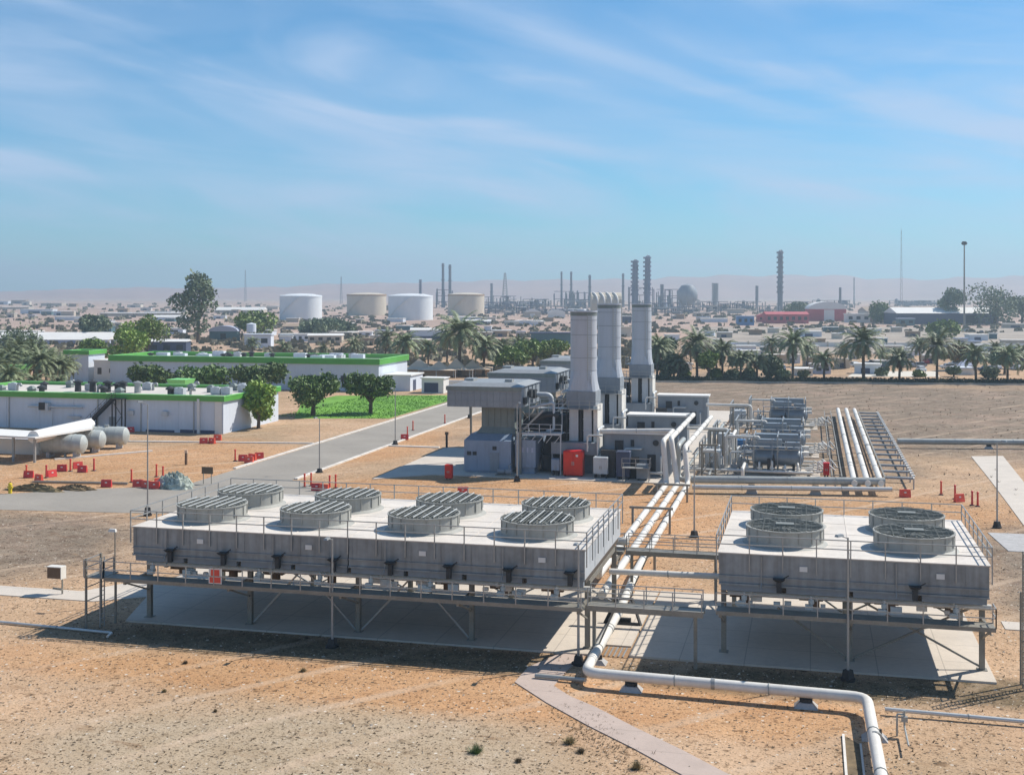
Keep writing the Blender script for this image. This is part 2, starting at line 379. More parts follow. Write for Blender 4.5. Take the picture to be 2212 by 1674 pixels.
c1=cl(3.0,13,-11,.36,.74,(3.1,1.7,0),1.1,4.5,.5); c2=cl(4.2,30,-7,.44,.76,(7.3,5.2,0),.7,4,.5); c3=cl(2.2,7,-4,.36,.68,(1.3,4.4,0),.6,4)
def wr(v,lo,hi,c,d):
    r=N.new('ShaderNodeMapRange'); r.interpolation_type='SMOOTHSTEP'
    for k,x in zip(('From Min','From Max','To Min','To Max'),(lo,hi,c,d)): r.inputs[k].default_value=x
    L.new(v,r.inputs['Value']); return r.outputs[0]
cf=wm('MINIMUM',wm('ADD',wm('ADD',wm('MULTIPLY',c1,.68),wm('MULTIPLY',c2,.40)),wm('MULTIPLY',c3,.30)),1)
cf=wm('MULTIPLY',cf,wr(sp.outputs[2],.3,.6,1,.25))
SKYTINT=(.50,1.06,1.34); CLOUDC=(5.6,7.2,9.8)
tn=N.new('ShaderNodeMix'); tn.data_type='RGBA'; tn.blend_type='MULTIPLY'; tn.inputs[0].default_value=1; tn.inputs[7].default_value=(*SKYTINT,1); L.new(sky.outputs[0],tn.inputs[6])
mx=N.new('ShaderNodeMix'); mx.data_type='RGBA'; mx.inputs[7].default_value=(*CLOUDC,1); L.new(wm('MULTIPLY',cf,.85),mx.inputs[0]); L.new(tn.outputs[2],mx.inputs[6])
zb=N.new('ShaderNodeVectorMath'); zb.operation='SCALE'; L.new(mx.outputs[2],zb.inputs[0]); L.new(wr(sp.outputs[2],.2,.65,1.0,.85),zb.inputs['Scale']); L.new(zb.outputs[0],bg.inputs['Color']); bg.inputs['Strength'].default_value=.08
sl=bpy.data.lights.new('sun','SUN'); sl.energy=5.0; sl.angle=math.radians(.5); sl.color=(1,.945,.86)
so=bpy.data.objects.new('sun',sl); COL.objects.link(so)
sv=Vector((math.sin(SUN_AZ)*math.cos(SUN_EL),math.cos(SUN_AZ)*math.cos(SUN_EL),math.sin(SUN_EL)))
so.rotation_euler=(-sv).to_track_quat('-Z','Y').to_euler(); so.location=sv*80
cam=bpy.data.cameras.new('camera'); co=bpy.data.objects.new('camera',cam); COL.objects.link(co); SC.camera=co
co.location=(0,0,CAMH); co.rotation_euler=(pi/2,0,YAW); cam.sensor_width=36; cam.lens=36*FPX/2212; cam.shift_y=-(837-YHP)/2212
cam.clip_start=.5; cam.clip_end=30000
SC.view_settings.view_transform='Standard'; SC.view_settings.look='None'; SC.view_settings.exposure=.2; SC.view_settings.gamma=1
SC.cycles.use_denoising=True; SC.cycles.max_bounces=6; SC.cycles.volume_bounces=0; SC.cycles.transparent_max_bounces=8
SC.cycles.sample_clamp_indirect=6
# ---------------------------------------------------------------- setting
G=6500
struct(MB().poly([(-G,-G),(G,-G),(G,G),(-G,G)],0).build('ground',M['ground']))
def hills():
    b=MB(); rr=random.Random(3)
    n=260; rows=[]
    def prof(u):      # u: image column
        T=((-700,20),(0,25),(180,36),(300,42),(450,38),(600,44),(740,58),(900,62),(1090,72),(1400,76),(1480,86),(1560,91),(1800,92),(1880,79),(2000,75),(2100,83),(2212,87),(2950,55))
        for (u0,h0),(u1,h1) in zip(T[:-1],T[1:]):
            if u0<=u<=u1: s_=(u-u0)/(u1-u0); s_=s_*s_*(3-2*s_); h=h0+(h1-h0)*s_; break
        else: h=30
        return h+2*math.sin(u*.05)+1.5*math.sin(u*.11)
    for k,(d,sc) in enumerate(((4300,0),(4600,.45),(5000,.85),(5500,1),(6000,.6))):
        row=[]
        for i in range(n):
            u=-700+i*(3600/(n-1)); x,y=D(u,d); row.append((x,y,-.5+sc*prof(u)*(1+.05*math.sin(i*.7+k*2))*(1.1 if k==3 else 1)))
        rows.append(row)
    vs=[v for r in rows for v in r]; fs=[(k*n+i,k*n+i+1,(k+1)*n+i+1,(k+1)*n+i) for k in range(4) for i in range(n-1)]
    b.add(vs,fs,True); m=mat('dune_sand',(.42,.25,.19),.95,0,.2,.003,.02)
    return struct(b.build('hills',m))
hills()
# air: one closed box round the whole place
hz=MB().box(-6700,6700,-6700,6700,-1,170).build('haze',None); hm=bpy.data.materials.new('haze_air'); hm.use_nodes=True
hn=hm.node_tree.nodes; hl=hm.node_tree.links; hn.remove(hn['Principled BSDF']); pv=hn.new('ShaderNodeVolumePrincipled')
pv.inputs['Density'].default_value=.00027; pv.inputs['Density Attribute'].default_value=''; pv.inputs['Color'].default_value=(.70,.87,1,1); pv.inputs['Anisotropy'].default_value=.25
hl.new(pv.outputs[0],hn['Material Output'].inputs['Volume']); hz.data.materials.append(hm); struct(hz,'stuff'); hz['label']='thin blue haze over the desert plain'

# roads, pads, paths
z1=.02
road=MB()
road.add([(-69.3,124,z1),(-59,131,z1),(-59,262,z1),(-69.5,262,z1)],[(0,1,2,3)])
road.build('asphalt_road',M['asph'])['kind']='structure'
r2=MB(); r2.add([(-140,99,.024),(-63,107.8,.024),(-57,111,.024),(-50,113.5,.024),(-50,124,.024),(-59,130.9,.024),(-69.4,124,.024),(-78,119.5,.024),(-86,114,.024),(-140,107.5,.024)],[tuple(range(10))])
r2.build('side_road',M['asph'])['kind']='structure'
k=MB()
y=131.5
while y<262: k.box(-59.0,-58.55,y,y+2.9,0,.16); k.box(-69.95,-69.5,y+6,y+8.9,0,.15); y+=3.0
k.build('kerb',M['kerb'])['kind']='structure'
k=MB()
for i in range(18): x=-88+i*.2
k.bar((-99,158.6,.07),(-70.2,163.2,.07),.5,.16); k.bar((-96.5,139.3,.08),(-88.5,150,.08),.4,.16); k.bar((-51,163.2,.07),(-58.5,163.2,.07),.6,.14)
k.build('concrete_edging',M['kerb'])['kind']='structure'
pd=MB().slab([(-44.4,71.9),(-16,71.9),(-12.6,71.9),(-12.6,88),(-47.4,88),(-47.4,81)],-.1,.12).build('concrete_slab',M['conc']); pd['kind']='structure'
pd=MB().slab([(-10.6,72.2),(10.2,72.2),(10.2,88.4),(-10.6,88.4)],-.1,.12).build('concrete_slab',M['conc']); pd['kind']='structure'
pd=MB().slab([(-12.45,74.2),(-10.75,74.2),(-10.75,88.4),(-12.45,88.4)],-.1,.10).build('concrete_strip',M['conc']); pd['kind']='structure'
pd=MB().slab([(-50,133.5),(-44,138.6),(-13.6,138.6),(-13.6,226),(-45,226),(-45,163),(-50,163)],-.1,.10)
pd.build('plant_pad',M['wpath'])['kind']='structure'
for yy in (146.5,165,198.5): struct(MB().slab([(-13.2,yy),(1.2,yy),(1.2,yy+10.5),(-13.2,yy+10.5)],-.1,.09).build('concrete_slab',M['conc']))
struct(MB().slab([P(*q) for q in ((1112,1474),(1140,1442),(1212,1411),(1262,1417),(1222,1452),(1196,1482),(1230,1504),(1287,1528),(1370,1571),(1474,1621),(1575,1674),(1640,1710),(1545,1716),(1467,1671),(1370,1618),(1270,1568),(1180,1518))],-.1,.05).build('footpath',M['path']))
struct(MB().slab([(21.0,171.5),(25.2,173.0),(24.2,152),(23.4,138),(23,122),(19.6,122),(20.0,134),(20.5,150)],-.1,.06).build('side_path',M['wpath']))
struct(MB().slab([(16.4,109.5),(24,109.5),(24,117.5),(15.8,117.5)],-.1,.05).build('paved_area',M['concb']))
struct(MB().slab([(12.4,84),(40,84),(40,86),(12.4,86)],-.1,.05).build('side_path',M['wpath']))
struct(MB().slab([(-75,76),(-49.5,76),(-44.6,79.4),(-47.6,82.6),(-50.2,81.4),(-52,78.4),(-75,78.4)],-.1,.05).build('side_path',M['wpath']))
# lawn beside the road
lm=mat('lawn_grass',(.10,.26,.02),.8,0,.25,.2,3,0,.3,(.165,.35,.03))
struct(MB().poly([(-87.5,195),(-71.4,199),(-71,248),(-98,240),(-98,222)],.03).build('lawn',lm),'stuff')
gb=MB(); rg=random.Random(5)
for i in range(5200):
    x=rg.uniform(-92,-71.6); yy=rg.uniform(198,244); h=rg.uniform(.08,.2); a=rg.uniform(0,pi); w=.14
    gb.add([(x-w*math.cos(a),yy-w*math.sin(a),.03),(x+w*math.cos(a),yy+w*math.sin(a),.03),(x+rg.uniform(-.1,.1),yy+rg.uniform(-.1,.1),h)],[(0,1,2)])
struct(gb.build('grass',lm),'stuff')
# loose stones and dry stubble on the near ground
st=MB(); sb=MB(); rs=random.Random(11)
for i in range(12000):
    d=50+ (rs.random()**1.5)*75; x,yy=D(rs.uniform(-40,2260),d)
    if (-47.5<x<10.7 and 71.8<yy<88.5) or (-12<x+ (66.5-yy)*-.75<-8.6+1.5 and yy<67): continue
    if yy>104 and -140<x<-50: continue
    r=rs.uniform(.018,.05)*(1+ (rs.random()<.03)*1.3)
    if rs.random()<.62:
        a=rs.uniform(0,6.28); c,s_=math.cos(a),math.sin(a)
        st.add([(x+r*c,yy+r*s_,0),(x-r*s_,yy+r*c,0),(x-r*c*1.2,yy-r*s_*1.2,0),(x+r*s_,yy-r*c,0),(x+.3*r,yy+.2*r,r*rs.uniform(.6,1.1))],[(0,1,4),(1,2,4),(2,3,4),(3,0,4)])
    else:
        for k2 in range(6):
            a=rs.uniform(0,6.28); l=r*rs.uniform(1.3,2.6)
            sb.add([(x+.03*math.sin(a),yy-.03*math.cos(a),0),(x-.03*math.sin(a),yy+.03*math.cos(a),0),(x+l*math.cos(a)*.8,yy+l*math.sin(a)*.8,l*rs.uniform(.4,1))],[(0,1,2)])
for i in range(2600):
    if i<1500: x=rs.uniform(-46,9); yy=rs.gauss(69.6,1.3); r=rs.uniform(.05,.16)
    else: x=rs.uniform(-12,80); yy=rs.uniform(120,300); r=rs.uniform(.12,.34)
    if i<1500 and (yy>71.8 or -14<x<-10.5): continue
    if 1100<i<1500: x=rs.gauss(0,1); x,yy=-8.5+.55*(59-(59+x*3)) -1.6+rs.gauss(0,.8), 59+x*3; r*=.8
    if i>=1500 and x<12.5 and yy<226: continue
    for k2 in range(7):
        q=rs.uniform(0,6.28); l=r*rs.uniform(1,1.8); w=.12*r
        sb.add([(x+w*math.sin(q),yy-w*math.cos(q),0),(x-w*math.sin(q),yy+w*math.cos(q),0),(x+l*math.cos(q)*.7,yy+l*math.sin(q)*.7,l*rs.uniform(.4,.9))],[(0,1,2)])
struct(st.build('gravel',M['stone']),'stuff'); struct(sb.build('dry_stubble',M['scrub']),'stuff')

# ---------------------------------------------------------------- air-cooled heat exchangers
def rail_run(b, pts, z, h=1.1, step=1.9, r=.028, drop=0.0, toe=False):
    seen=set()
    for (p,q) in zip(pts[:-1],pts[1:]):
        L_=math.hypot(q[0]-p[0],q[1]-p[1]); n=max(1,round(L_/step))
        for i in range(n+1):
            u=i/n; x=p[0]+(q[0]-p[0])*u; y=p[1]+(q[1]-p[1])*u
            if (round(x,2),round(y,2)) in seen: continue
            seen.add((round(x,2),round(y,2))); b.bar((x,y,z-drop),(x,y,z+h),r*2.3)
        for hh in (h,h*.52): b.bar((p[0],p[1],z+hh),(q[0],q[1],z+hh),r*1.9)
        if toe: b.bar((p[0],p[1],z+.08),(q[0],q[1],z+.08),.02,.14)
def ladder(b,x,y,z0,z1,w=.45,ax='x'):
    dx,dy=(w/2,0) if ax=='x' else (0,w/2)
    for s in (-1,1): b.bar((x+s*dx,y+s*dy,z0),(x+s*dx,y+s*dy,z1),.06)
    z=z0+.3
    while z<z1: b.bar((x-dx,y-dy,z),(x+dx,y+dy,z),.035); z+=.3
DZ=14.0
def cooler(nb, X0, Y0, label, grid, BW=7.6):
    W_=BW*nb; t=thing('air_cooler',label,'industrial cooler',(X0,Y0,0))
    zb,zt=4.7,6.5
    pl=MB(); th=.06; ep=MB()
    for bidx in range(nb//2):           # one casing over every two bays, narrow gap between casings
        xa=bidx*2*BW+.04; xb=(bidx+1)*2*BW-.04
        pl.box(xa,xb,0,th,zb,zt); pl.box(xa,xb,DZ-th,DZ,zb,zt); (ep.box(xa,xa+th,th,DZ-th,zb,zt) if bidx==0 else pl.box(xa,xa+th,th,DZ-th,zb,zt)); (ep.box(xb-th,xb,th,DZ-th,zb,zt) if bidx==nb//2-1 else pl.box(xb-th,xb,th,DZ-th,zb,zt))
        x=xa+.2
        while x<xb:
            pl.box(x,x+.035,-.03,-.001,zb+.5,zt-.08); pl.box(x,x+.05,DZ+.001,DZ+.05,zb+.5,zt-.08); x+=1.95
        pl.box(xa,xb,-.09,-.052,zb+.44,zb+.52); pl.box(xa,xb,-.12,-.051,zb-.04,zb+.06)
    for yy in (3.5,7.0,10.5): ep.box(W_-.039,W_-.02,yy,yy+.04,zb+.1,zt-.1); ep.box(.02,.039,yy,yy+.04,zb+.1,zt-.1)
    pl.build('plenum_wall',M['plenum'],t); ep.build('lit_tone_end_panel',M['lgrey'],t)  # end walls coloured paler than the plenum to imitate their sunlit side
    # header box strip below the plenum wall
    hb=MB()
    for i in range(nb):
        for k_ in range(2):
            xa=i*BW+.15+k_*BW/2; hb.box(xa,xa+BW/2-.3,.1,.55,zb-.42,zb-.05); hb.box(xa,xa+BW/2-.3,DZ-.55,DZ-.1,zb-.42,zb-.05)
    hb.build('header_box',M['grey'],t)
    bu=MB(); bu.box(.1,W_-.1,.6,DZ-.6,zb-.35,zb-.06)
    for i in range(nb*14): x=.2+i*(W_-.4)/(nb*14); bu.box(x,x+.12,.62,DZ-.62,zb-.43,zb-.351)
    bu.build('tube_bundle',M['bundle'],t)
    dk=MB()
    for bidx in range(nb//2):
        xa=bidx*2*BW-.04+ (.06 if bidx else 0); xb=(bidx+1)*2*BW+.04-(.06 if bidx<nb//2-1 else 0)
        dk.box(xa,xb,-.06,DZ+.06,zt+.002,zt+.06)
    for i in range(1,nb*2):
        x=i*BW/2; dk.box(x-.03,x+.03,0,DZ,zt+.061,zt+.085)
    for yy in (3.4,7.0,10.6): dk.box(.1,W_-.1,yy-.02,yy+.02,zt+.061,zt+.075)
    dk.build('deck',M['deck'],t)
    # deck railing
    rl=MB(); e=.10
    rail_run(rl,[(-e,-e),(W_+e,-e),(W_+e,DZ+e),(-e,DZ+e),(-e,-e)],zt,1.1,1.95,.03,1.0)
    rl.build('deck_railing',M['galv'],t)
    # fans
    zr=zt+.062
    for i in range(nb):
        for j,yy in enumerate((3.75,9.55)):
            xc=(i+.5)*BW; r=2.3
            fr=MB().lathe(xc,yy,[(r+.28,zr),(r+.04,zr+.16),(r,zr+.35),(r,zr+1.0),(r+.09,zr+1.0),(r+.09,zr+1.06),(r-.07,zr+1.06),(r-.07,zr+.02)],40)
            for a in range(16):
                an=a*2*pi/16; fr.bar((xc+(r+.03)*math.cos(an),yy+(r+.03)*math.sin(an),zr+.3),(xc+(r+.03)*math.cos(an),yy+(r+.03)*math.sin(an),zr+1.0),.05)
            f=fr.build('fan_ring',M['ring'],t)
            MB().disc(xc,yy,zr+.012,r-.08,40).build('fan_well',M['dark'],f)
            bl=MB(); a0=R.uniform(0,1.5)
            for q in range(6):
                an=a0+q*pi/3; c,s_=math.cos(an),math.sin(an)
                pts=[]
                for rr_,w_,tw in ((.35,.16,.16),(1.2,.27,.11),(2.15,.2,.06)):
                    for sg in (-1,1): pts.append((xc+rr_*c-sg*w_*s_,yy+rr_*s_+sg*w_*c,zr+.62+sg*tw))
                n0=[(0,1,3,2),(2,3,5,4)]; bl.add(pts,n0)
                bl.add([(p_[0],p_[1],p_[2]-.03) for p_ in pts],[tuple(reversed(f_)) for f_ in n0])
            bl.build('fan_blade_set',M['blade'],f); MB().cyl((xc,yy,zr+.3),(xc,yy,zr+.78),.36,n=14).build('fan_hub',M['galv'],f)
            gd=MB(); zg=zr+1.075
            if grid:
                for q in range(-7,8):
                    o=q*.32; h=math.sqrt(max(0,r*r-o*o)); w=.07 if q%4==0 else .022
                    gd.bar((xc+o,yy-h,zg),(xc+o,yy+h,zg),w,.03); gd.bar((xc-h,yy+o,zg+.034),(xc+h,yy+o,zg+.034),w,.03)
                gd.box(xc-.55,xc+.55,yy-.35,yy+.35,zg+.06,zg+.11)
            else:
                for q in range(-6,7):
                    o=q*.36; h=math.sqrt(max(0,r*r-o*o)); gd.bar((xc-h,yy+o,zg),(xc+h,yy+o,zg),.03,.03)
                for q in range(-9,10):
                    o=q*.25; h=math.sqrt(max(0,r*r-o*o)); gd.bar((xc+o,yy-h,zg+.034),(xc+o,yy+h,zg+.034),.028,.03)
            for an in (.5,2.07): gd.bar((xc-2.25*math.cos(an),yy-2.25*math.sin(an),zg-.05),(xc+2.25*math.cos(an),yy+2.25*math.sin(an),zg-.05),.14,.08)
            gd.build('fan_guard',M['guard'],f)
            if not grid:
                sl_=MB()
                for q in range(-3,4):
                    o=q*.62; h=math.sqrt(max(0,r*r-o*o))-.06
                    sl_.bar((xc+o,yy-h,zg+.09),(xc+o,yy+h,zg+.09),.035,.05)
                sl_.build('guard_slat',M['slat'],f)
            rb=MB()
            for q in range(8): an=q*pi/4+.2; rb.bar((xc+.35*math.cos(an),yy+.35*math.sin(an),zr+.98),(xc+2.26*math.cos(an),yy+2.26*math.sin(an),zr+.98),.07,.08)
            rb.build('radial_rib',M['ring'],f)
            mt=MB(); mt.cyl((xc,yy,zb-.45),(xc,yy,zb-1.25),.42,.36,n=14); mt.box(xc-.8,xc+.8,yy-.2,yy+.2,zb-.62,zb-.44); mt.box(xc-.3,xc+.55,yy-.26,yy+.26,zb-1.1,zb-.65)
            mt.build('fan_motor',M['dark'],t)
    # support frame
    for yy in (1.8,DZ-1.8):
        for i in range(nb+1):
            x=min(max(i*BW,.2),W_-.2); b=MB()
            b.box(x-.15,x+.15,yy-.15,yy-.12,.16,zb-.44); b.box(x-.15,x+.15,yy+.12,yy+.15,.16,zb-.44); b.box(x-.015,x+.015,yy-.119,yy+.119,.16,zb-.44); b.box(x-.28,x+.28,yy-.28,yy+.28,.121,.16)
            lg=b.build('leg',M['steel'],t)
    bm_=MB()
    for yy in (1.8,DZ-1.8):
        bm_.box(.36,W_-.36,yy-.11,yy+.11,zb-.72,zb-.45)
    for i in range(nb+1):
        x=min(max(i*BW,.2),W_-.2); bm_.box(x-.1,x+.1,2.0,DZ-2.0,zb-.74,zb-.46)
    bm_.build('support_beam',M['steel'],t)
    def brace(p,q): MB().bar(p,q,.11).build('brace',M['galv' if not grid else 'steel'],t)
    for yy in (1.8,DZ-1.8):
        for i in range(nb):
            xa,xb,xm=i*BW+.2,(i+1)*BW-.2,(i+.5)*BW
            if grid:
                if i==nb-1 : brace((xa,yy-.03,zb-.75),(xb,yy-.03,.25)); brace((xa,yy+.09,.25),(xb,yy+.09,zb-.75))
                else: brace((xa+3.2,yy-.03,zb-1.7),(xb,yy-.03,.3))
            elif yy>2: brace((xa,yy,.25),(xb,yy,zb-.8)); brace((xa,yy+.13,zb-.8),(xb,yy+.13,.25))
            elif i in (1,2):
                brace((xa,yy,.25),(xm-.08,yy,zb-.75)); brace((xb,yy,.25),(xm+.08,yy,zb-.75))
    # service walkway along the front and back
    for yy,sg in ((-.95,-1),(DZ+.95,1)):
        wk=MB(); xa=-1.2 if not grid else -.02; xb=W_+.02 if not grid else W_+.1
        wk.box(xa,xb,yy-.55,yy+.55,3.36,3.41); 
        for o in (-.6,.56): wk.box(xa,xb,yy+o,yy+o+.04,3.2,3.44)
        x=xa+.4
        while x<xb: wk.box(x,x+.08,yy-.55,yy+.55,3.22,3.359); x+=1.3
        w_=wk.build('walkway',M['steel'],t)
        rw=MB(); rail_run(rw,[(xa,yy+sg*.6),(xb,yy+sg*.6)],3.4,1.1,1.95,.028); rail_run(rw,[(xa,yy-.6),(xa,yy+.6)] if not grid else [(xb,yy-.6),(xb,yy+.6)],3.4,1.1,1.2)
        rw.build('walkway_railing',M['galv'],t)
        br=MB()
        for i in range(nb+1):
            x=min(max(i*BW,.2),W_-.2); y1=1.62 if sg<0 else DZ-1.62
            br.bar((x,y1,3.1),(x,yy+sg*.4,3.1),.16,.2); br.bar((x,y1,2.0),(x,yy,3.0),.1)
        br.build('walkway_bracket',M['steel'],t)
    # pipework under the bundles
    pp=MB(); pp.tube([(.5,1.0,3.95),(W_+.2,1.0,3.95)],.17,10); 
    for i in range(nb):
        for k_ in range(2):
            x=i*BW+BW*.25+k_*BW*.5; pp.tube([(x,1.0,4.0),(x,.55,4.35)],.09,8); pp.cyl((x-.1,1.0,3.95),(x+.1,1.0,3.95),.25,n=10)
    pp.build('inlet_header',M['wpipe'],t)
    p2=MB(); p2.tube([(.5,DZ-.9,3.9),(W_-.5,DZ-.9,3.9)],.2,10)
    for i in range(nb*2): x=(i+.5)*BW*.5; p2.tube([(x,DZ-.9,3.95),(x,DZ-.5,4.3)],.09,8)
    p2.build('outlet_header',M['gpipe'],t)
    vv=MB()
    for i in range(nb*2):
        x=(i+.5)*BW*.5+R.uniform(-.6,.6); vv.cyl((x,.2,3.5),(x,.2,4.2),.07,n=8); vv.cyl((x,.2,3.75),(x,.2,4.0),.17,n=8); vv.box(x-.35,x+.1,.05,.3,3.42,3.7)
        if i%2: vv.tube([(x+.9,3.0,3.6),(x+.9,6+R.uniform(0,4),3.6)],.1,8)
    vv.build('valve',M['wpipe'],t)
    ct=MB()
    for yy,z in ((1.6,3.62),(3.0,3.5),(11.4,3.6)): ct.box(.3,W_-.3,yy,yy+.35,z,z+.12)
    ct.build('cable_tray',M['rust'],t)
    dv=MB()
    for i in range(nb*2):
        x=(i+.5)*BW*.5+R.uniform(-.5,.5); dv.box(x-.9,x+.5,2.2+R.uniform(0,.8),3.4,3.3,4.15); dv.cyl((x,2.4,4.2),(x,2.4,3.0),.3,n=10)
    dv.build('drive_housing',M['brown'],t)
    v2=MB()
    for i in range(nb*5):
        x=R.uniform(.4,W_-.4); y=R.uniform(.0,1.3); h=R.uniform(.12,.34); v2.box(x-h,x+h,y,y+.22,3.45,3.45+h*1.3)
    v2.build('actuator',M['wpipe'],t)
    for i in range(nb):
        x=i*BW+BW*.62; MB().box(x,x+.45,-.075,-.052,zb+.95,zb+1.25).build('name_plate',M['wroof'],t)
        MB().tube([(x-2.2,-.12,zt-.1),(x-2.2,-.12,zb+.2),(x-2.2,-.4,zb-.2)],.035,6).build('cable_conduit',M['galv'],t)
    if not grid:
        sg_=MB(); sg_.box(6.35,7.25,-1.56,-1.53,3.5,4.5); sn=sg_.build('warning_sign',M['wroof'],t); sg_=MB(); sg_.box(6.42,7.18,-1.575,-1.561,3.56,3.92); sg_.box(6.5,7.1,-1.575,-1.561,4.0,4.4); sg_.build('sign_print',M['orange'],sn)
    # weatherproof floodlights hanging on the wall foot
    nl=nb*2 if not grid else nb
    for i in range(nl):
        x=(i+.9)*W_/nl-(.5 if not grid else 3.3); b=MB(); b.box(x-.14,x+.14,-.42,-.14,zb-.30,zb+.38); b.frus((x-.2,x+.2,-.5,-.13),(x-.34,x+.34,-.62,-.1),zb+.38,zb+.52); b.bar((x+.2,-.3,zb+.5),(x+.55,-.4,zb+.75),.07)
        b.build('floodlight',M['dark'],t)
    return t
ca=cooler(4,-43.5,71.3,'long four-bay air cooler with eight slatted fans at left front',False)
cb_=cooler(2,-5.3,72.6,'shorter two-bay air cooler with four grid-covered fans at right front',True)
# access ladder and landing at the left end of the long cooler
lt=thing('access_ladder','steel access ladder and landing at left end of the long cooler','ladder',(-45.2,71.0,0))
b=MB(); ladder(b,0,-.6,0,4.6,.5,'y'); b.build('ladder_rungs',M['galv'],lt)
b=MB(); b.box(-.9,.45,-1.3,.6,3.34,3.42); b.bar((-.8,-1.2,0),(-.8,-1.2,4.6),.12); b.bar((-.8,.5,0),(-.8,.5,4.6),.12); b.bar((.3,.5,0),(.3,.5,3.3),.12)
for z in (.9,1.8,2.7): b.bar((-.8,-1.2,z),(-.8,.5,z),.05)
b.build('landing',M['steel'],lt); b=MB(); rail_run(b,[(.4,-1.3),(-.9,-1.3),(-.9,.6)],3.4); b.build('landing_railing',M['galv'],lt)
# bridges between the two coolers
for (yy,z,lab) in ((70.95,3.4,'grey steel footbridge joining both coolers along the front'),(86.6,3.4,'brown steel footbridge joining both coolers at the back')):
    t=thing('steel_footbridge',lab,'footbridge',(-12.9,yy,0)); b=MB(); b.box(0.02,6.9,-.5,.5,z-.04,z+.02)
    for o in (-.55,.5): b.box(0.02,6.9,o,o+.05,z-.28,z+.05)
    b.build('deck',M['steel'],t); b=MB(); rail_run(b,[(.1,-.52),(6.8,-.52)],z); rail_run(b,[(.1,.52),(6.8,.52)],z); b.build('railing',M['galv'],t)
    b=MB(); b.box(.3,.5,-.1,.1,0,z-.05); b.bar((.4,0,.4),(1.6,0,z-.3),.1); b.box(6.3,6.5,-.1,.1,0,z-.05); b.build('support_post',M['steel'],t)
# right-hand end stair tower of the short cooler
lt=thing('cage_ladder','caged ladder standing at right end of the short cooler','ladder',(11.5,71.6,0))
b=MB(); ladder(b,0,0,0,7.6,.5,'y'); b.build('ladder_rungs',M['steel'],lt)
b=MB()
for i in range(9):
    z=2.4+i*.6; b.tube([(0,-.3,z),(.55,-.3,z),(.8,0,z),(.55,.3,z),(0,.3,z)],.025,6,.2)
for (x,y) in ((.55,-.3),(.78,0),(.55,.3)): b.bar((x,y,2.4),(x,y,7.3),.04)
b.bar((.0,.9,0),(.0,.9,5.2),.1); b.bar((1.3,.9,0),(1.3,.9,4.6),.1); b.bar((0,.9,4.4),(1.3,.9,4.4),.06); b.bar((0,.9,2.4),(1.3,.9,2.4),.06)
b.build('safety_cage',M['steel'],lt)

# ---------------------------------------------------------------- lamp posts
def lamp_post(h=8.2):
    t=thing('lamp_post','x','lamp post')
    MB().cyl((0,0,.5),(0,0,h),.085,.05,10).build('pole',M['galv'],t)
    b=MB(); b.cyl((0,0,-.1),(0,0,.14),.42,n=12); b.frus((-.26,.26,-.26,.26),(-.2,.2,-.2,.2),.14,.62); b.build('footing',M['black'],t)
    b=MB(); b.bar((0,0,h-.05),(.75,0,h+.2),.05); b.frus((.5,1.05,-.13,.13),(.55,1.0,-.09,.09),h+.15,h+.28); b.build('lamp_head',M['galv'],t)
    return t
LP=[(-28.8,69.9,6.7,'lamp post in front of the middle of the long cooler'),(-13.3,70.1,7.1,'lamp post in front of the gap between the coolers'),(2.1,70.9,8.1,'lamp post in front of the short cooler'),
 (-63.4,106.6,11,'tall lamp post beside the side road behind the long cooler'),(-58.2,137.2,6.6,'lamp post where the side road meets the main road'),(-58.2,164.9,8,'lamp post on kerb beside the sandy verge'),
 (-33.1,136.2,9,'lamp post in front of the turbine enclosure'),(-10.1,109.1,7.6,'lamp post beside the three white pipes'),(-57.9,203,8.4,'lamp post on far kerb near the lawn'),(17.0,120.2,8,'lamp post beside the pale side path at right')]
l0=None
for i,(x,y,h,lab) in enumerate(LP):
    if i==0: l0=lamp_post(8.2)
    o=l0 if i==0 else copy_tree(l0)
    o.location=(x,y,0); o.scale=(1,1,h/8.2); o.rotation_euler=(0,0,R.uniform(-2.4,-.7)); o['label']='slim grey '+lab; o['group']='lamp posts around the plant'
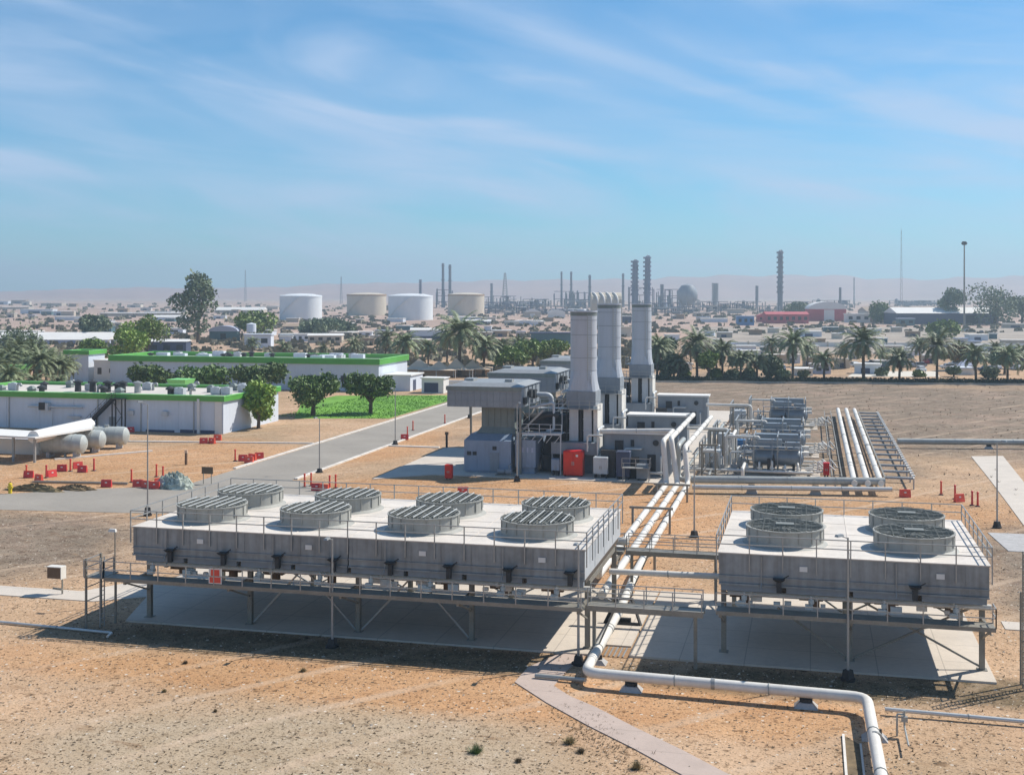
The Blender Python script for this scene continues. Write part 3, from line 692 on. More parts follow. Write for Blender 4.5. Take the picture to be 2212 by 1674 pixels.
# ---------------------------------------------------------------- turbine units
def turbine_unit(loc,label):
    t=thing('gas_turbine_unit',label,'turbine unit',loc)
    # enclosure
    b=MB(); b.box(-14,-8.1,-4.5,3.8,.35,4.0); b.frus((-14,-8.1,-4.5,3.8),(-13.4,-8.3,-3.2,3.2),4.0,4.7); b.box(-13.9,-8.2,-4.3,3.6,.1,.35)
    for x in (-12.4,-10.9,-9.5): b.box(x,x+.05,-4.53,-4.501,.5,3.9)
    en=b.build('turbine_enclosure',M['blue'],t)
    b=MB(); b.box(-10.7,-9.6,-4.56,-4.502,.4,2.6); b.build('door',M['grey'],en)
    b=MB()
    for (x,z) in ((-13.6,2.2),(-12.9,2.2),(-10.4,2.9)):
        b.box(x,x+.5,-4.57,-4.51,z,z+.45)
    b.build('louvre',M['dark'],en)
    b=MB(); b.box(-7.6,-5.1,-4.3,3.2,.9,4.2); b.box(-7.4,-5.3,-4.0,3,.1,.9)
    for x in (-7.0,-6.3,-5.6): b.box(x,x+.06,-4.34,-4.301,1.0,4.1)
    e2=b.build('gearbox_enclosure',M['blue'],t)
    b=MB()
    for x in (-6.8,-6.2,-5.6): b.box(x,x+.25,-4.38,-4.345,2.7,3.3)
    b.build('vent',M['pblue'],e2)
    # intake duct and filter house
    b=MB(); b.frus((-12.9,-7.9,-3.0,3.0),(-12.3,-8.1,-2.6,2.6),4.72,5.5); b.box(-12.3,-8.1,-2.6,2.6,5.5,8.08)
    for x in (-11.5,-10.7,-9.9,-9.1): b.box(x,x+.06,-2.66,-2.601,5.6,8.0)
    b.build('intake_duct',M['duct'],t)
    b=MB(); b.box(-16,-6.7,-5,5,8.1,10.6); 
    for i in range(12): x=-15.8+i*.8; b.box(x,x+.05,-5.05,-5.001,8.15,10.0)
    for z in (8.9,9.7): b.box(-16,-6.7,-5.07,-5.051,z,z+.06)
    for y in (-3.2,-1.2,.8,2.8): b.box(-6.699,-6.6,y,y+.12,8.2,10.5)
    fh=b.build('filter_house',M['grey'],t)
    b=MB(); b.frus((-16.15,-6.5,-5.2,5.2),(-14.6,-7.6,-3.6,3.6),10.602,10.98); b.box(-15,-13.8,-1,1,10.99,11.25); b.box(-9.5,-8.6,-2,-.8,10.99,11.3)
    b.build('roof',M['galv'],fh)
    b=MB(); b.box(-16.12,-6.6,-5.16,-5.08,10.1,10.58); b.build('rain_hood',M['duct'],fh)
    b=MB()
    b.cyl((-6.5,-1.4,9.6),(-6.2,-1.4,9.6),.55,n=12); b.box(-6.598,-6.2,.2,1.6,8.8,9.9); b.box(-6.598,-6.35,-4.2,-3.2,8.5,9.3)
    b.build('filter_fan',M['dark'],fh)
    b=MB()
    for (x,y) in ((-6.9,-4.6),(-6.9,4.6),(-15.7,4.6),(-13.0,4.6)): b.box(x-.12,x+.12,y-.12,y+.12,0.1,8.09)
    b.bar((-6.9,-4.5,4.5),(-6.9,4.5,7.9),.12); b.bar((-6.9,4.5,4.5),(-6.9,-4.5,7.9),.12)
    b.build('support_column',M['steel'],t)
    # exhaust side: ducts, platforms, stair
    b=MB(); b.cyl((-7.4,0,5.9),(-1.9,0,5.9),1.15,n=18); b.frus((-5.0,-1.9,-1.6,1.6),(-4.4,-1.9,-1.2,1.2),2.2,4.6); b.box(-4.9,-2.0,-2.2,2.2,.4,2.2); b.tube([(-7.3,-2.9,5.2),(-4.3,-2.9,7.2),(-2.6,-2.9,7.2)],.4,10)
    b.build('exhaust_duct',M['dark'],t)
    b=MB(); b.box(-7.3,-1.9,-4.4,-2.2,5.0,5.06); b.box(-7.3,-1.9,-4.45,-4.4,4.85,5.12)
    rail_run(b,[(-7.3,-4.4),(-1.9,-4.4)],5.05,1.1,1.3,.03); rail_run(b,[(-6.4,-2.0),(-2.2,-2.0)],7.9,1.1,1.3,.03); b.box(-6.4,-2.2,-2.1,-.9,7.86,7.9)
    for x in (-7.2,-2.0): b.bar((x,-4.3,.1),(x,-4.3,5.0),.14); 
    for x in (-6.4,-2.3): b.bar((x,-2.0,5.06),(x,-2.0,7.86),.1)
    for i in range(5): b.bar((-6.8+i*1.0,-4.25,3.9),(-6.0+i*1.0,-4.25,4.9),.07)
    b.build('service_platform',M['lgrey'],t)
    b=MB()
    for s in (-.35,.35): b.bar((-7.0,-3.6+s,5.1),(-4.2,-3.6+s,7.85),.06,.2)
    for i in range(10): u=(i+.5)/10; b.box(-7.0+2.8*u-.13,-7.0+2.8*u+.13,-3.94,-3.26,5.08+2.75*u,5.11+2.75*u)
    b.bar((-7.0,-3.95,6.1),(-4.2,-3.95,8.85),.05); b.build('stair',M['galv'],t)
    b=MB(); b.tube([(-6.0,-3.1,8.0),(-3.4,-3.1,8.6),(-3.1,-3.1,8.6),(-3.1,-3.1,5.4),(-4.0,-3.1,5.2)],.16,8); b.tube([(-6.5,1.5,9.2),(-4.4,1.5,9.2),(-4.4,1.5,6.2)],.34,10,.7)
    b.build('vent_pipe',M['lgrey'],t)
    # stack
    s=MB()
    s.lathe(0,0,[(1.62,12.4),(1.62,19.6),(1.70,19.6),(1.70,19.75),(1.52,19.75),(1.52,18.2)],32)
    for z in (12.5,15.3): s.lathe(0,0,[(1.62,z),(1.66,z),(1.66,z+.12),(1.62,z+.12)],32)
    s.disc(0,0,18.3,1.53,32)
    st_=s.build('exhaust_stack',M['stack'],t)
    q=MB(); n=32; sq=[]; ci=[]
    for i in range(n):
        a=2*pi*(i+.5)/n; c,s_=math.cos(a),math.sin(a); k=1.74/max(abs(c),abs(s_)); sq.append((c*k,s_*k,10.0)); ci.append((1.625*c,1.625*s_,12.42))
    q.add(sq+ci,[(i,(i+1)%n,n+(i+1)%n,n+i) for i in range(n)])
    q.build('transition_cone',M['stack'],st_)
    b=MB(); b.box(-1.8,1.8,-1.85,1.85,8.3,9.98); b.frus((-1.7,1.7,-1.75,1.75),(-1.8,1.8,-1.85,1.85),7.92,8.29)
    for x in (-1.4,-.5,.4,1.3): b.box(x,x+.07,-1.9,-1.851,8.4,9.9)
    b.build('silencer_box',M['grey'],st_)
    b=MB(); b.box(-1.45,1.45,-1.2,1.6,.2,7.9); b.box(-1.85,-1.7,-1.8,-1.65,2.5,7.91); b.box(-.1,.05,-1.8,-1.65,3.91,7.91); b.build('duct_core',M['dark'],st_); b=MB(); b.box(-1.45,-.35,-1.75,-1.21,3.95,7.9); b.box(.3,1.3,-1.75,-1.21,3.95,7.9)
    for z in (5.2,6.6):
        b.box(-1.5,-.3,-1.82,-1.752,z,z+.1); b.box(.25,1.35,-1.82,-1.752,z,z+.1)
    b.build('duct_panel',M['lgrey'],st_)
    b=MB(); b.box(1.55,2.05,-1.9,1.8,3.0,8.28); b.build('lit_tone_side_panel',M['wpipe'],st_)  # white panel imitates the sunlit right face of the stack base
    b=MB(); b.box(-3.4,2.1,-3.2,-1.85,2.5,3.9); b.box(-1.7,1.5,-1.7,-.06,.1,3.58)
    for x in (-3.3,-.8,1.9): b.box(x-.1,x+.1,-3.1,-2.9,.1,2.5)
    b.build('base_casing',M['grey'],t)
    b=MB(); b.box(-2.6,2.5,-2.7,-1.92,7.86,7.91); rail_run(b,[(-2.6,-2.7),(2.5,-2.7)],7.9,1.0,1.2,.025); b.box(-2.4,-1.95,-1.9,1.8,9.99,10.03); rail_run(b,[(-2.4,-1.9),(-2.4,1.8)],10.02,1.0,1.2,.025); b.build('stack_platform',M['galv'],st_)
    b=MB(); ladder(b,1.0,-1.55,10.2,19.3,.45,'x'); b.build('stack_ladder',M['galv'],st_)
    b=MB()
    for z in (14.0,16.8,18.6): b.lathe(0,0,[(1.62,z),(1.645,z),(1.645,z+.06),(1.62,z+.06)],32)
    b.build('stack_band',M['grey'],st_)
    b=MB(); b.lathe(0,0,[(1.625,19.15),(1.63,19.15),(1.63,19.59),(1.625,19.59)],32); b.build('soot_rim',M['duct'],st_)
    # package on the right
    b=MB(); b.box(3.0,11,-2.6,.4,.5,5.1); b.box(3.2,10.8,-2.4,.3,.1,.5)
    for i in range(6): x=3.9+i*1.3; b.box(x,x+.06,-2.64,-2.601,.6,5.0)
    pk=b.build('compressor_package',M['grey'],t)
    b=MB(); b.box(2.8,11.25,-2.85,.6,5.102,5.32); b.build('roof',M['wroof'],pk)
    b=MB(); b.box(4.3,5.3,-2.7,-2.605,3.2,4.3); b.box(6.2,6.6,-2.7,-2.605,3.6,4.4); b.cyl((9.2,-2.6,4.1),(9.2,-2.75,4.1),.35,n=14); b.box(8.2,9.2,-2.68,-2.605,.6,2.7)
    b.build('louvre',M['dark'],pk)
    b=MB(); b.tube([(1.2,-4.0,3.0),(1.2,-4.0,4.95),(3,-4.0,4.95)],.12,8); b.tube([(2.4,-3.6,.4),(2.4,-3.6,5.6),(2.4,0,5.6)],.18,8)
    b.tube([(5.6,-3.4,.3),(5.6,-3.4,3.4),(7.5,-3.4,3.4),(7.5,-2.7,3.4)],.13,8); b.tube([(3.2,-3.8,.7),(10.8,-3.8,.7)],.15,8); b.tube([(9.9,-3.4,.3),(9.9,-3.4,2.6),(9.9,-2.6,2.6)],.12,8)
    b.build('process_pipe',M['pipe'],t)
    b=MB(); b.cyl((3.2,2.6,2.2),(10.5,2.6,2.2),1.1,n=14); b.box(4,5,1.6,3.4,.1,1.4); b.box(8.5,9.5,1.6,3.4,.1,1.4); b.cyl((6.8,2.6,3.2),(6.8,2.6,4.6),.5,n=12); b.build('gas_compressor',M['dark'],t)
    b=MB(); b.box(2.9,4.6,-4.6,-3.5,.1,3.3); b.box(6.2,7.4,-4.9,-3.9,.1,2.6); b.build('oil_cooler',M['dark'],t)
    return t
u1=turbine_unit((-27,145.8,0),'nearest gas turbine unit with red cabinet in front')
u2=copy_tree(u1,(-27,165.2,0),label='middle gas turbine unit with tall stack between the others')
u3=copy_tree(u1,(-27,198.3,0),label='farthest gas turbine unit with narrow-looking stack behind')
for u in (u1,u2,u3): u['group']='gas turbine units in a row'
u2.scale=(1,1,1.035); u3.scale=(1,1,1.02)
# equipment standing round the first unit
def cabinet(name,label,x,y,w,d,h,m,leg=0.12,cat='cabinet',group=None):
    t=thing(name,label,cat,(x,y,.1),0,group); b=MB(); b.box(-w/2,w/2,-d/2,d/2,leg,h); b.frus((-w/2-.05,w/2+.05,-d/2-.05,d/2+.05),(-w/2+.1,w/2-.1,-d/2+.1,d/2-.1),h+.001,h+.1)
    body=b.build('body',m,t); b=MB()
    for s in (-1,1): b.box(s*w/4-w/4+.06,s*w/4+w/4-.06,-d/2-.03,-d/2-.001,leg+.1,h-.12)
    dr=b.build('door',m,body); b=MB(); b.box(.06,.14,-d/2-.07,-d/2-.031,h*.45,h*.6); b.box(-.14,-.06,-d/2-.07,-d/2-.031,h*.45,h*.6); b.build('handle',M['galv'],dr)
    b=MB()
    for sx in (-1,1): b.box(sx*(w/2-.2)-.08,sx*(w/2-.2)+.08,-d/2+.05,d/2-.05,0,leg)
    b.build('plinth',M['black'],t); return t,body
rc,rb_=cabinet('fire_cabinet','bright red fire suppression cabinet below the nearest stack',-27.4,141.6,2.35,1.3,2.95,M['red'])
b=MB(); b.box(.35,.62,-.72,-.682,2.35,2.62); b.build('notice_plate',M['wroof'],rb_)
cabinet('hose_cabinet','small dark red hose cabinet on the slab edge',-41.2,135.6,.85,.6,1.65,M['red'])
cabinet('control_cabinet','pale lilac-grey control cabinet right of the red cabinet',-24.0,140.9,1.7,1.0,2.4,M['lgrey'],.5)
cabinet('control_cabinet','small blue-grey cabinet left of the red cabinet',-29.6,141.6,1.0,.8,1.9,M['blue'],.6)
cabinet('control_cabinet','dark blue-grey cabinet before the compressor package',-21.3,140.7,1.6,1.0,3.2,M['navy'],.3)
cabinet('control_cabinet','low grey cabinet beneath the vertical pipes',-19.0,140.3,1.3,.9,1.8,M['grey'],.2)
t=thing('pump_skid','small pump skid with motor in front of the turbine enclosure','pump',(-35.4,139.6,.1)); b=MB(); b.box(-1.1,1.1,-.5,.5,0,.16); b.build('base_frame',M['steel'],t); b=MB(); b.cyl((-.9,0,.5),(0,0,.5),.28,n=12); b.cyl((.1,0,.5),(.8,0,.5),.38,n=12); b.tube([(.5,0,.8),(.5,0,1.3),(.5,.9,1.3)],.1,8); b.build('motor',M['grey'],t)
t=thing('pipe_access_platform','grey access platform with railings before the vertical pipes','platform',(-19.6,139.4,.1)); b=MB(); b.box(-1.6,1.6,-.6,.6,1.5,1.56)
for x in (-1.5,1.5):
    for y in (-.5,.5): b.bar((x,y,0),(x,y,1.5),.08)
b.build('deck',M['galv'],t); b=MB(); rail_run(b,[(-1.6,-.6),(1.6,-.6),(1.6,.6)],1.55); b.build('railing',M['galv'],t)

# ---------------------------------------------------------------- scrubber vessels and their pipework
def vessel_skid(loc,label):
    t=thing('scrubber_skid',label,'vessel skid',loc)
    for j,(y,z) in enumerate(((-2.4,1.9),(1.6,2.1))):
        v=MB(); v.lathe(y,z,[(0.05,-2.5),(.6,-2.4),(.9,-2.15),(1.0,-1.8),(1.0,3.0),(.9,3.35),(.6,3.6),(.05,3.7)],22,'x')
        for x in (-1.8,.3,2.2): v.lathe(y,z,[(1.0,x),(1.07,x),(1.07,x+.12),(1.0,x+.12)],22,'x')
        vs=v.build('vessel',M['vessel'],t)
        b=MB(); b.cyl((-1.2,y,z+.95),(-1.6,y,z+1.75),.28,n=10); b.cyl((-1.6,y,z+1.7),(-1.6,y,z+1.85),.42,n=10); b.cyl((1.6,y,z+.95),(1.6,y,z+1.6),.2,n=10); b.box(3.3,4.3,y-.35,y+.35,z+.3,z+.75); b.build('nozzle',M['wpipe'],vs)
        b=MB()
        for x in (-1.6,2.5): b.box(x-.15,x+.15,y-.9,y+.9,.35,z-.7); 
        b.build('saddle',M['dark'],t)
    b=MB(); b.box(-1.9,1.1,-2.9,-1.7,3.3,4.1); b.box(1.5,3.4,-2.8,-1.9,3.2,3.8); b.box(-2.2,3.0,.9,2.3,3.5,4.3)
    b.build('cooler_box',M['vessel'],t); b=MB()
    for x in (-2.2,.6,3.3):
        for y in (-3.4,-1.3,.5,2.7): b.box(x-.07,x+.07,y-.07,y+.07,.1,4.4)
        b.box(x-.06,x+.06,-3.4,2.7,4.401,4.53)
    for y in (-3.4,2.7): b.box(-2.2,3.3,y-.06,y+.06,2.9,3.02)
    b.build('vessel_frame',M['galv'],t)
    b=MB()
    for y in (-4.0,3.2): b.box(-4.4,4.6,y-.1,y+.1,.1,.36)
    for x in (-4.2,-1.4,1.4,4.4): b.box(x-.1,x+.1,-3.9,3.1,.12,.35)
    b.build('skid_frame',M['steel'],t)
    b=MB(); b.box(-3.4,3.4,-3.9,-3.2,3.3,3.35); rail_run(b,[(-3.4,-3.9),(3.4,-3.9)],3.35,1.0,1.6,.03)
    for x in (-3.3,0,3.3): b.bar((x,-3.85,.1),(x,-3.85,3.3),.1)
    b.build('platform',M['grey'],t)
    b=MB()
    for i in range(5): x=-3+i*1.5; b.tube([(x,-4.6,.5),(x,-4.6,1.1+.3*(i%3)),(x,-3.6,1.1+.3*(i%3))],.14,8); b.cyl((x,-4.6,.8),(x,-4.6,.95),.3,n=10)
    b.tube([(-6.0,-4.6,.5),(4.8,-4.6,.5)],.16,8); b.tube([(-6.2,4.0,.6),(4.8,4.0,.6)],.16,8); b.tube([(-1.6,-2.4,3.7),(-1.6,-2.4,4.3),(-5.5,-2.4,4.3),(-5.5,-2.4,.5)],.18,8)
    b.build('skid_pipe',M['wpipe'],t)
    b=MB()
    for i in range(16):
        x=R.uniform(-9.0,-3.2); y=R.uniform(-5,4); h=R.uniform(.5,2.6); b.box(x-.22,x+.22,y-.2,y+.2,.1,h*.6); b.cyl((x,y,h*.6),(x,y,h),.09,n=7)
    b.build('instrument_stand',M['grey'],t); b=MB()
    for i in range(9):
        x=R.uniform(-9,-4); y=R.uniform(-5,3.5); z=R.uniform(.6,2.8); l=R.uniform(1,3.2)
        if i%2: b.tube([(x,y,.1),(x,y,z),(x+l,y,z),(x+l,y,.1)],R.uniform(.08,.16),7)
        else: b.tube([(x,y,.1),(x,y,z),(x,y+l,z),(x,y+l,.1)],R.uniform(.08,.16),7)
    b.build('pipe_loop',M['lgrey'],t); b=MB()
    for i in range(8):
        x=4.8+R.uniform(0,2.2); y=R.uniform(-4.5,3.5); b.tube([(x-1.5,y,.5),(x,y,.5),(x,y,R.uniform(.9,1.8)),(x+.8,y,.7)],.1,7); b.cyl((x,y,.1),(x,y,.45),.12,n=6)
    b.build('outlet_pipe',M['wpipe'],t); b=MB()
    for (x,h) in ((-8.6,3.6),(-5.6,4.4)):
        for y in (-4.6,-.4,3.4): b.box(x-.09,x+.09,y-.09,y+.09,.05,h)
        b.box(x-.08,x+.08,-4.6,3.4,h+.001,h+.16); b.box(x-.08,x+.08,-4.5,3.3,h*.55,h*.55+.12)
    b.build('support_frame',M['galv'],t); b=MB()
    b.box(-8.2,-6.3,-1.2,.6,.1,2.3); b.build('local_panel',M['lgrey'],t); b=MB()
    for i in range(7): x=R.uniform(-4.2,4.4); y=R.choice((-4.4,3.6)); b.box(x-.18,x+.18,y-.15,y+.15,.4,1.3+R.random()); b.cyl((x,y,.4),(x,y,.4+1.6*R.random()+.6),.08,n=8)
    b.build('instrument',M['dark'],t)
    return t
s1=vessel_skid((-4.4,152,.1),'nearest scrubber skid of two grey-blue vessels behind the long pipeline')
s2=copy_tree(s1,(-4.2,170.5,.1),label='middle scrubber skid of grey-blue vessels with a blue valve box beside it')
s3=copy_tree(s1,(-4.0,204,.1),label='farthest scrubber skid of grey-blue vessels near the open gravel')
for u in (s1,s2,s3): u['group']='scrubber skids beside the turbines'
cabinet('valve_box','blue valve box left of the middle scrubber skid',-9.4,168,1.6,1.2,1.7,M['bluep'],.2,'box')
cabinet('junction_cabinet','beige junction cabinet among the process pipes',-10.8,171,1.7,1.0,2.0,M['tent'],.2)
cabinet('hydrant_box','red hydrant box between the skids and the pipe rack',1.9,148.2,.7,.6,1.6,M['red'],.2,'box')
# manifold of process pipes between turbines and scrubbers: each run its own thing
mi=0
MAN=['lowest white manifold pipe crossing in front of the nearest scrubbers','white manifold pipe with raised loop left of the nearest scrubbers','grey manifold pipe running back beside the turbine packages','white riser pipe rising left of the nearest scrubber skid','white cross pipe leading to the middle scrubber skid','grey looped pipe left of the middle scrubber skid','white cross pipe leading to the farthest scrubber skid','white header pipe along the left ends of the scrubbers','slim grey header pipe beside the white header']
MP=[([(-15.5,147.0,.6),(0,147.0,.6)],.16,'wpipe'),([(-14.5,149,.5),(-13,149,.5),(-13,149,2.6),(-10.8,149,2.6),(-10.8,149,.5),(-8.6,149,.5)],.2,'wpipe'),([(-14.6,144,.5),(-14.6,204,.5)],.2,'gpipe'),
 ([(-9.2,151,.3),(-9.2,151,4.4),(-9.2,156,4.4),(-9.2,156,.4)],.2,'wpipe'),([(-16,162.5,3.8),(-10.5,162.5,3.8),(-10.5,162.5,1.0),(-8.4,168,1.0)],.22,'wpipe'),([(-13.4,166,.4),(-13.4,166,3.2),(-12,166,3.2),(-12,174,3.2),(-12,174,.4)],.2,'gpipe'),
 ([(-16,193,4.2),(-9,193,4.2),(-9,193,1.2),(-9,200,1.2)],.24,'wpipe'),([(-7.6,142.5,.7),(-7.6,142.5,1.5),(-7.6,147.2,1.5),(-7.6,147.2,.7)],.2,'wpipe'),([(-11.6,143.5,.45),(-11.6,160,.45)],.16,'gpipe')]
for lab,(pts,r,m) in zip(MAN,MP):
    b=MB().tube(pts,r,9); o=b.build('process_pipe',M[m]); tag(o,lab,'pipe','process pipes between turbines and scrubbers')
    n=max(1,len(pts)//2); s_=MB()
    p=pts[len(pts)//2-1]; q=pts[len(pts)//2]
    for k in range(3):
        u=.15+.35*k; x,y,z=[p[i]+(q[i]-p[i])*u for i in range(3)]
        if z-r>.15: s_.bar((x,y,.05),(x,y,z-r+.02),.14)
    if s_.v: s_.build('pipe_support',M['steel'],o)
def rackframe(x,y,w,h,label):
    t=thing('pipe_gantry',label,'support frame',(x,y,.0),0,'steel pipe support frames'); b=MB()
    for s in (-1,1): b.box(s*w/2-.1,s*w/2+.1,-.1,.1,0,h)
    b.build('post',M['steel'],t); b=MB(); b.box(-w/2-.3,w/2+.3,-.1,.1,h+.001,h+.2); b.build('beam',M['steel'],t); b=MB(); b.bar((-w/2,0,.2),(w/2,0,h*.8),.08); b.build('brace',M['steel'],t); return t
for i,(x,y,w,h,lab) in enumerate(((-11.8,146,1.6,3.6,'steel frame left of the nearest scrubber skid'),(-11.4,158,2.2,4.0,'steel frame between the nearest and middle scrubber skids'),(-10.6,163,1.4,3.4,'narrow steel frame under a white cross pipe'),(-10.6,192,2.2,3.9,'steel frame under the cross pipe to the farthest skid'),(-14.1,110,3.4,2.2,'wide steel frame over the three white pipes'),(-14.1,127,3.2,1.7,'low steel frame near the foot of the vertical pipes'),(-13.6,95,3.4,1.6,'steel frame over the three white pipes beside the long cooler'))):
    rackframe(x,y,w,h,lab)
# ---------------------------------------------------------------- pipelines
def pipeline(label,pts,r,m,sup=(),bend=None,group=None,n=12,name='pipeline',bands=()):
    o=MB().tube(pts,r,n,bend).build(name,M[m]); tag(o,label,'pipe',group)
    b=MB()
    for p,q in zip(pts[:-1],pts[1:]):
        p=Vector(p); q=Vector(q); L_=(q-p).length
        if L_<5: continue
        for k in range(1,min(7,int(L_/6))+1):
            u=k/(min(7,int(L_/6))+1); m_=p+(q-p)*u; dd=(q-p)/L_; b.cyl(m_-dd*.03,m_+dd*.03,r+.035,n=n)
    if b.v: b.build('pipe_joint',M['gpipe'],o)
    if bands:
        b=MB()
        for (p,q) in bands: b.cyl(p,q,r+.025,n=n)
        b.build('pipe_flange',M['galv'],o)
    return o
VP='insulated pipes rising at the corner of the turbine pad'
pipeline('white pipe from the vertical risers running between the coolers, leftmost of three',[(-12.8,86.8,3.95),(-14.6,86.8,3.95),(-15.3,88.2,.95),(-15.3,132.6,.95),(-15.7,132.9,5.6),(-15.7,143.2,5.6),(-24.5,143.2,5.3)],.3,'wpipe',group=VP,bands=[((-15.3,100,.95),(-15.3,100.2,.95)),((-15.3,120,.95),(-15.3,120.2,.95))])
pipeline('white pipe from the vertical risers running between the coolers, middle of three',[(-14.1,83,.9),(-14.1,132.6,.95),(-14.9,133.4,5.9),(-14.9,160,5.9),(-16.2,164,5.2)],.3,'wpipe',group=VP,bands=[((-14.1,105,.9),(-14.1,105.2,.9))])
pipeline('long white pipe passing between the coolers and bending across the foreground sand',[(-13.4,170,4.6),(-13.4,133.6,4.9),(-13.0,132.9,.95),(-12.8,92,.9),(-12.35,80,.78),(-12.2,66.3,.78),(2.9,65.7,.78),(3.25,40,.78)],.29,'wpipe',bend=.9,bands=[((-5.2,66.02,.78),(-5.0,66.02,.78)),((3.05,60,.78),(3.06,59.8,.78)),((-12.3,75,.78),(-12.3,74.8,.78))])
pipeline('grey riser pipe at the end of the long horizontal pipeline',[(-12.9,133.6,1.3),(-14.2,134.2,1.3),(-14.2,134.4,5.0),(-14.2,140,5.0)],.3,'gpipe',group=VP)
pipeline('thick grey pipeline lying along the front of the scrubber area, upper one',[(-12.7,133.4,1.45),(7.9,136.9,1.45)],.42,'gpipe',bands=[((-4,134.9,1.45),(-3.8,134.93,1.45))])
pipeline('thinner grey pipeline beneath the thick one in front of the scrubber area',[(-12.5,132.6,.75),(8.6,136.0,.75)],.26,'pipe')
for i,x in enumerate((4.7,6.1,7.5)):
    pipeline(['leftmost','middle','rightmost'][i]+' of three parallel white pipes running back beside the pipe rack',[(x,135.7+i*.3,1.3),(x,137.4+i*.2,1.3),(x+.15,222,1.2)],.33,'wpipe',group='three parallel white pipes beside the rack',bands=[((x+.03,150+i*9,1.3),(x+.03,150.4+i*9,1.3)),((x+.05,180+i*5,1.25),(x+.05,180.4+i*5,1.25))])
pipeline('grey pipeline crossing the gravel to the right frame edge',[(12.0,178.6,.95),(75,190,.95)],.42,'gpipe')
pipeline('thin pale pipe leaving the foreground elbow to the right',[(3.8,65.6,.30),(12,65.5,.25),(40,66.8,.25)],.11,'pipe')
pipeline('thin white cross pipe between the two coolers',[(-13,79.6,3.4),(-5.2,79.9,3.4)],.2,'wpipe')
pipeline('thin greenish water pipe lying on sand at lower left',[(-75,70.2,.12),(-52,69.5,.12),(-43.6,69.0,.12),(-43.4,68.2,.12)],.09,'pipe')
pipeline('thin grey drain pipe on the sand near the footpath',[(-15.2,66.9,.2),(-12.9,66.8,.2),(-12.2,66.5,.3)],.12,'gpipe')
# concrete saddle supports
SD=[(-9.6,66.25,.35,'concrete saddle block under the foreground pipe by its first elbow'),(-.2,65.85,.35,'concrete saddle block under the foreground pipe near its right elbow'),(3.1,61.9,.35,'concrete saddle block under the foreground pipe below its right elbow'),(-12.3,70.6,.35,'concrete saddle block under the pipe between the coolers'),(-6.2,134.3,.85,'left concrete support under the thick grey pipeline'),(.6,135.4,.85,'right concrete support under the thick grey pipeline'),(24.5,180.9,.4,'concrete block under the pipeline crossing the gravel'),(48,185.1,.4,'concrete block under the gravel pipeline at the frame edge')]
sd0=None
for i,(x,y,h,lab) in enumerate(SD):
    t=thing('pipe_support',lab,'pipe support',(x,y,0),0,'concrete pipe supports'); b=MB(); b.frus((-.62,.62,-.45,.45),(-.36,.36,-.3,.3),0,h*.75); b.build('concrete_base',M['concb'],t)
    b=MB(); b.box(-.24,.24,-.2,.2,h*.75,h+.08); b.box(-.34,.34,-.06,.06,h*.75+.001,h+.16); b.build('saddle',M['dark'],t)
t=thing('pipe_anchor_frame','black steel anchor frame over the pipe between the coolers','pipe support',(-12.0,79.3,.1)); b=MB()
b.bar((-1.2,-.4,0),(-.5,.4,1.5),.15); b.bar((1.2,-.4,0),(.5,.4,1.5),.15); b.bar((-.6,.4,1.5),(.6,.4,1.5),.15); b.bar((-1.1,-.4,.1),(1.1,-.4,.1),.14); b.build('frame',M['black'],t)
b=MB(); b.box(-.5,.5,-.2,.1,.05,.35); b.build('base_beam',M['black'],t)
t=thing('cable_trench','shallow lined cable trench running beside the foreground pipe','trench',(0,0,0)); b=MB(); b.box(1.55,1.67,48,62,-.02,.10); b.box(2.35,2.45,48,61,-.02,.06); b.build('trench_kerb',M['kerb'],t)
b=MB(); b.poly([(1.67,48),(2.35,48),(2.35,61),(1.67,62)],.012); b.build('trench_bed',M['scrub'],t)
t=thing('standpipe','thin grey standpipe beside the foreground pipe elbow','standpipe',(4.2,62.6,0)); b=MB(); b.tube([(0,0,0),(0,0,1.1),(.3,0,1.1)],.05,8); b.tube([(.35,-2.6,.5),(.35,0,.5),(.35,0,1.3)],.05,8); b.build('riser',M['gpipe'],t); b=MB(); b.box(.2,.5,-.12,.12,.75,1.0); b.build('valve_body',M['galv'],t)
t=thing('drain_grille','rusty slotted drain grille between the coolers','drain',(-11.6,73.0,.0)); b=MB()
for i in range(6): b.bar((-.75+i*.28,-1,.06),(-.75+i*.28,.9,.06),.08,.05)
b.build('bar_set',M['galv'],t); b=MB(); b.poly([(-.95,-1.05),(.95,-1.05),(.95,.95),(-.95,.95)],.02); b.build('tray',M['rust'],t)
# pipe rack right of the white pipes
t=thing('pipe_rack','empty low steel pipe rack with many cross beams','pipe rack',(9.7,0,0))
b=MB(); b.box(1.5,1.66,141,218,1.15,1.32); b.build('rail',M['wpipe'],t)
b=MB(); b.box(-1.6,-1.44,141,218,1.15,1.3); b.build('rail',M['steel'],t)
for i in range(16):
    y=141.5+i*5; b=MB(); b.box(-1.43,1.49,y-.22,y+.22,1.10,1.32); b.build('cross_beam',M['grey'],t)
    b=MB(); b.box(-1.6,-1.45,y-.1,y+.1,0,1.149); b.box(1.51,1.65,y-.1,y+.1,0,1.149); b.build('post',M['concb'],t)
b=MB()
for i in range(38): y=142+i*2; b.box(1.5,1.78,y,y+.35,1.322,1.5)
b.build('clamp',M['wroof'],t)
t=thing('pipe_rack','slim steel rack left of the three white pipes','pipe rack',(3.0,0,0)); b=MB(); b.box(-.6,-.48,142,220,1.0,1.12); b.box(.48,.6,142,220,1.0,1.12); b.build('rail',M['steel'],t)
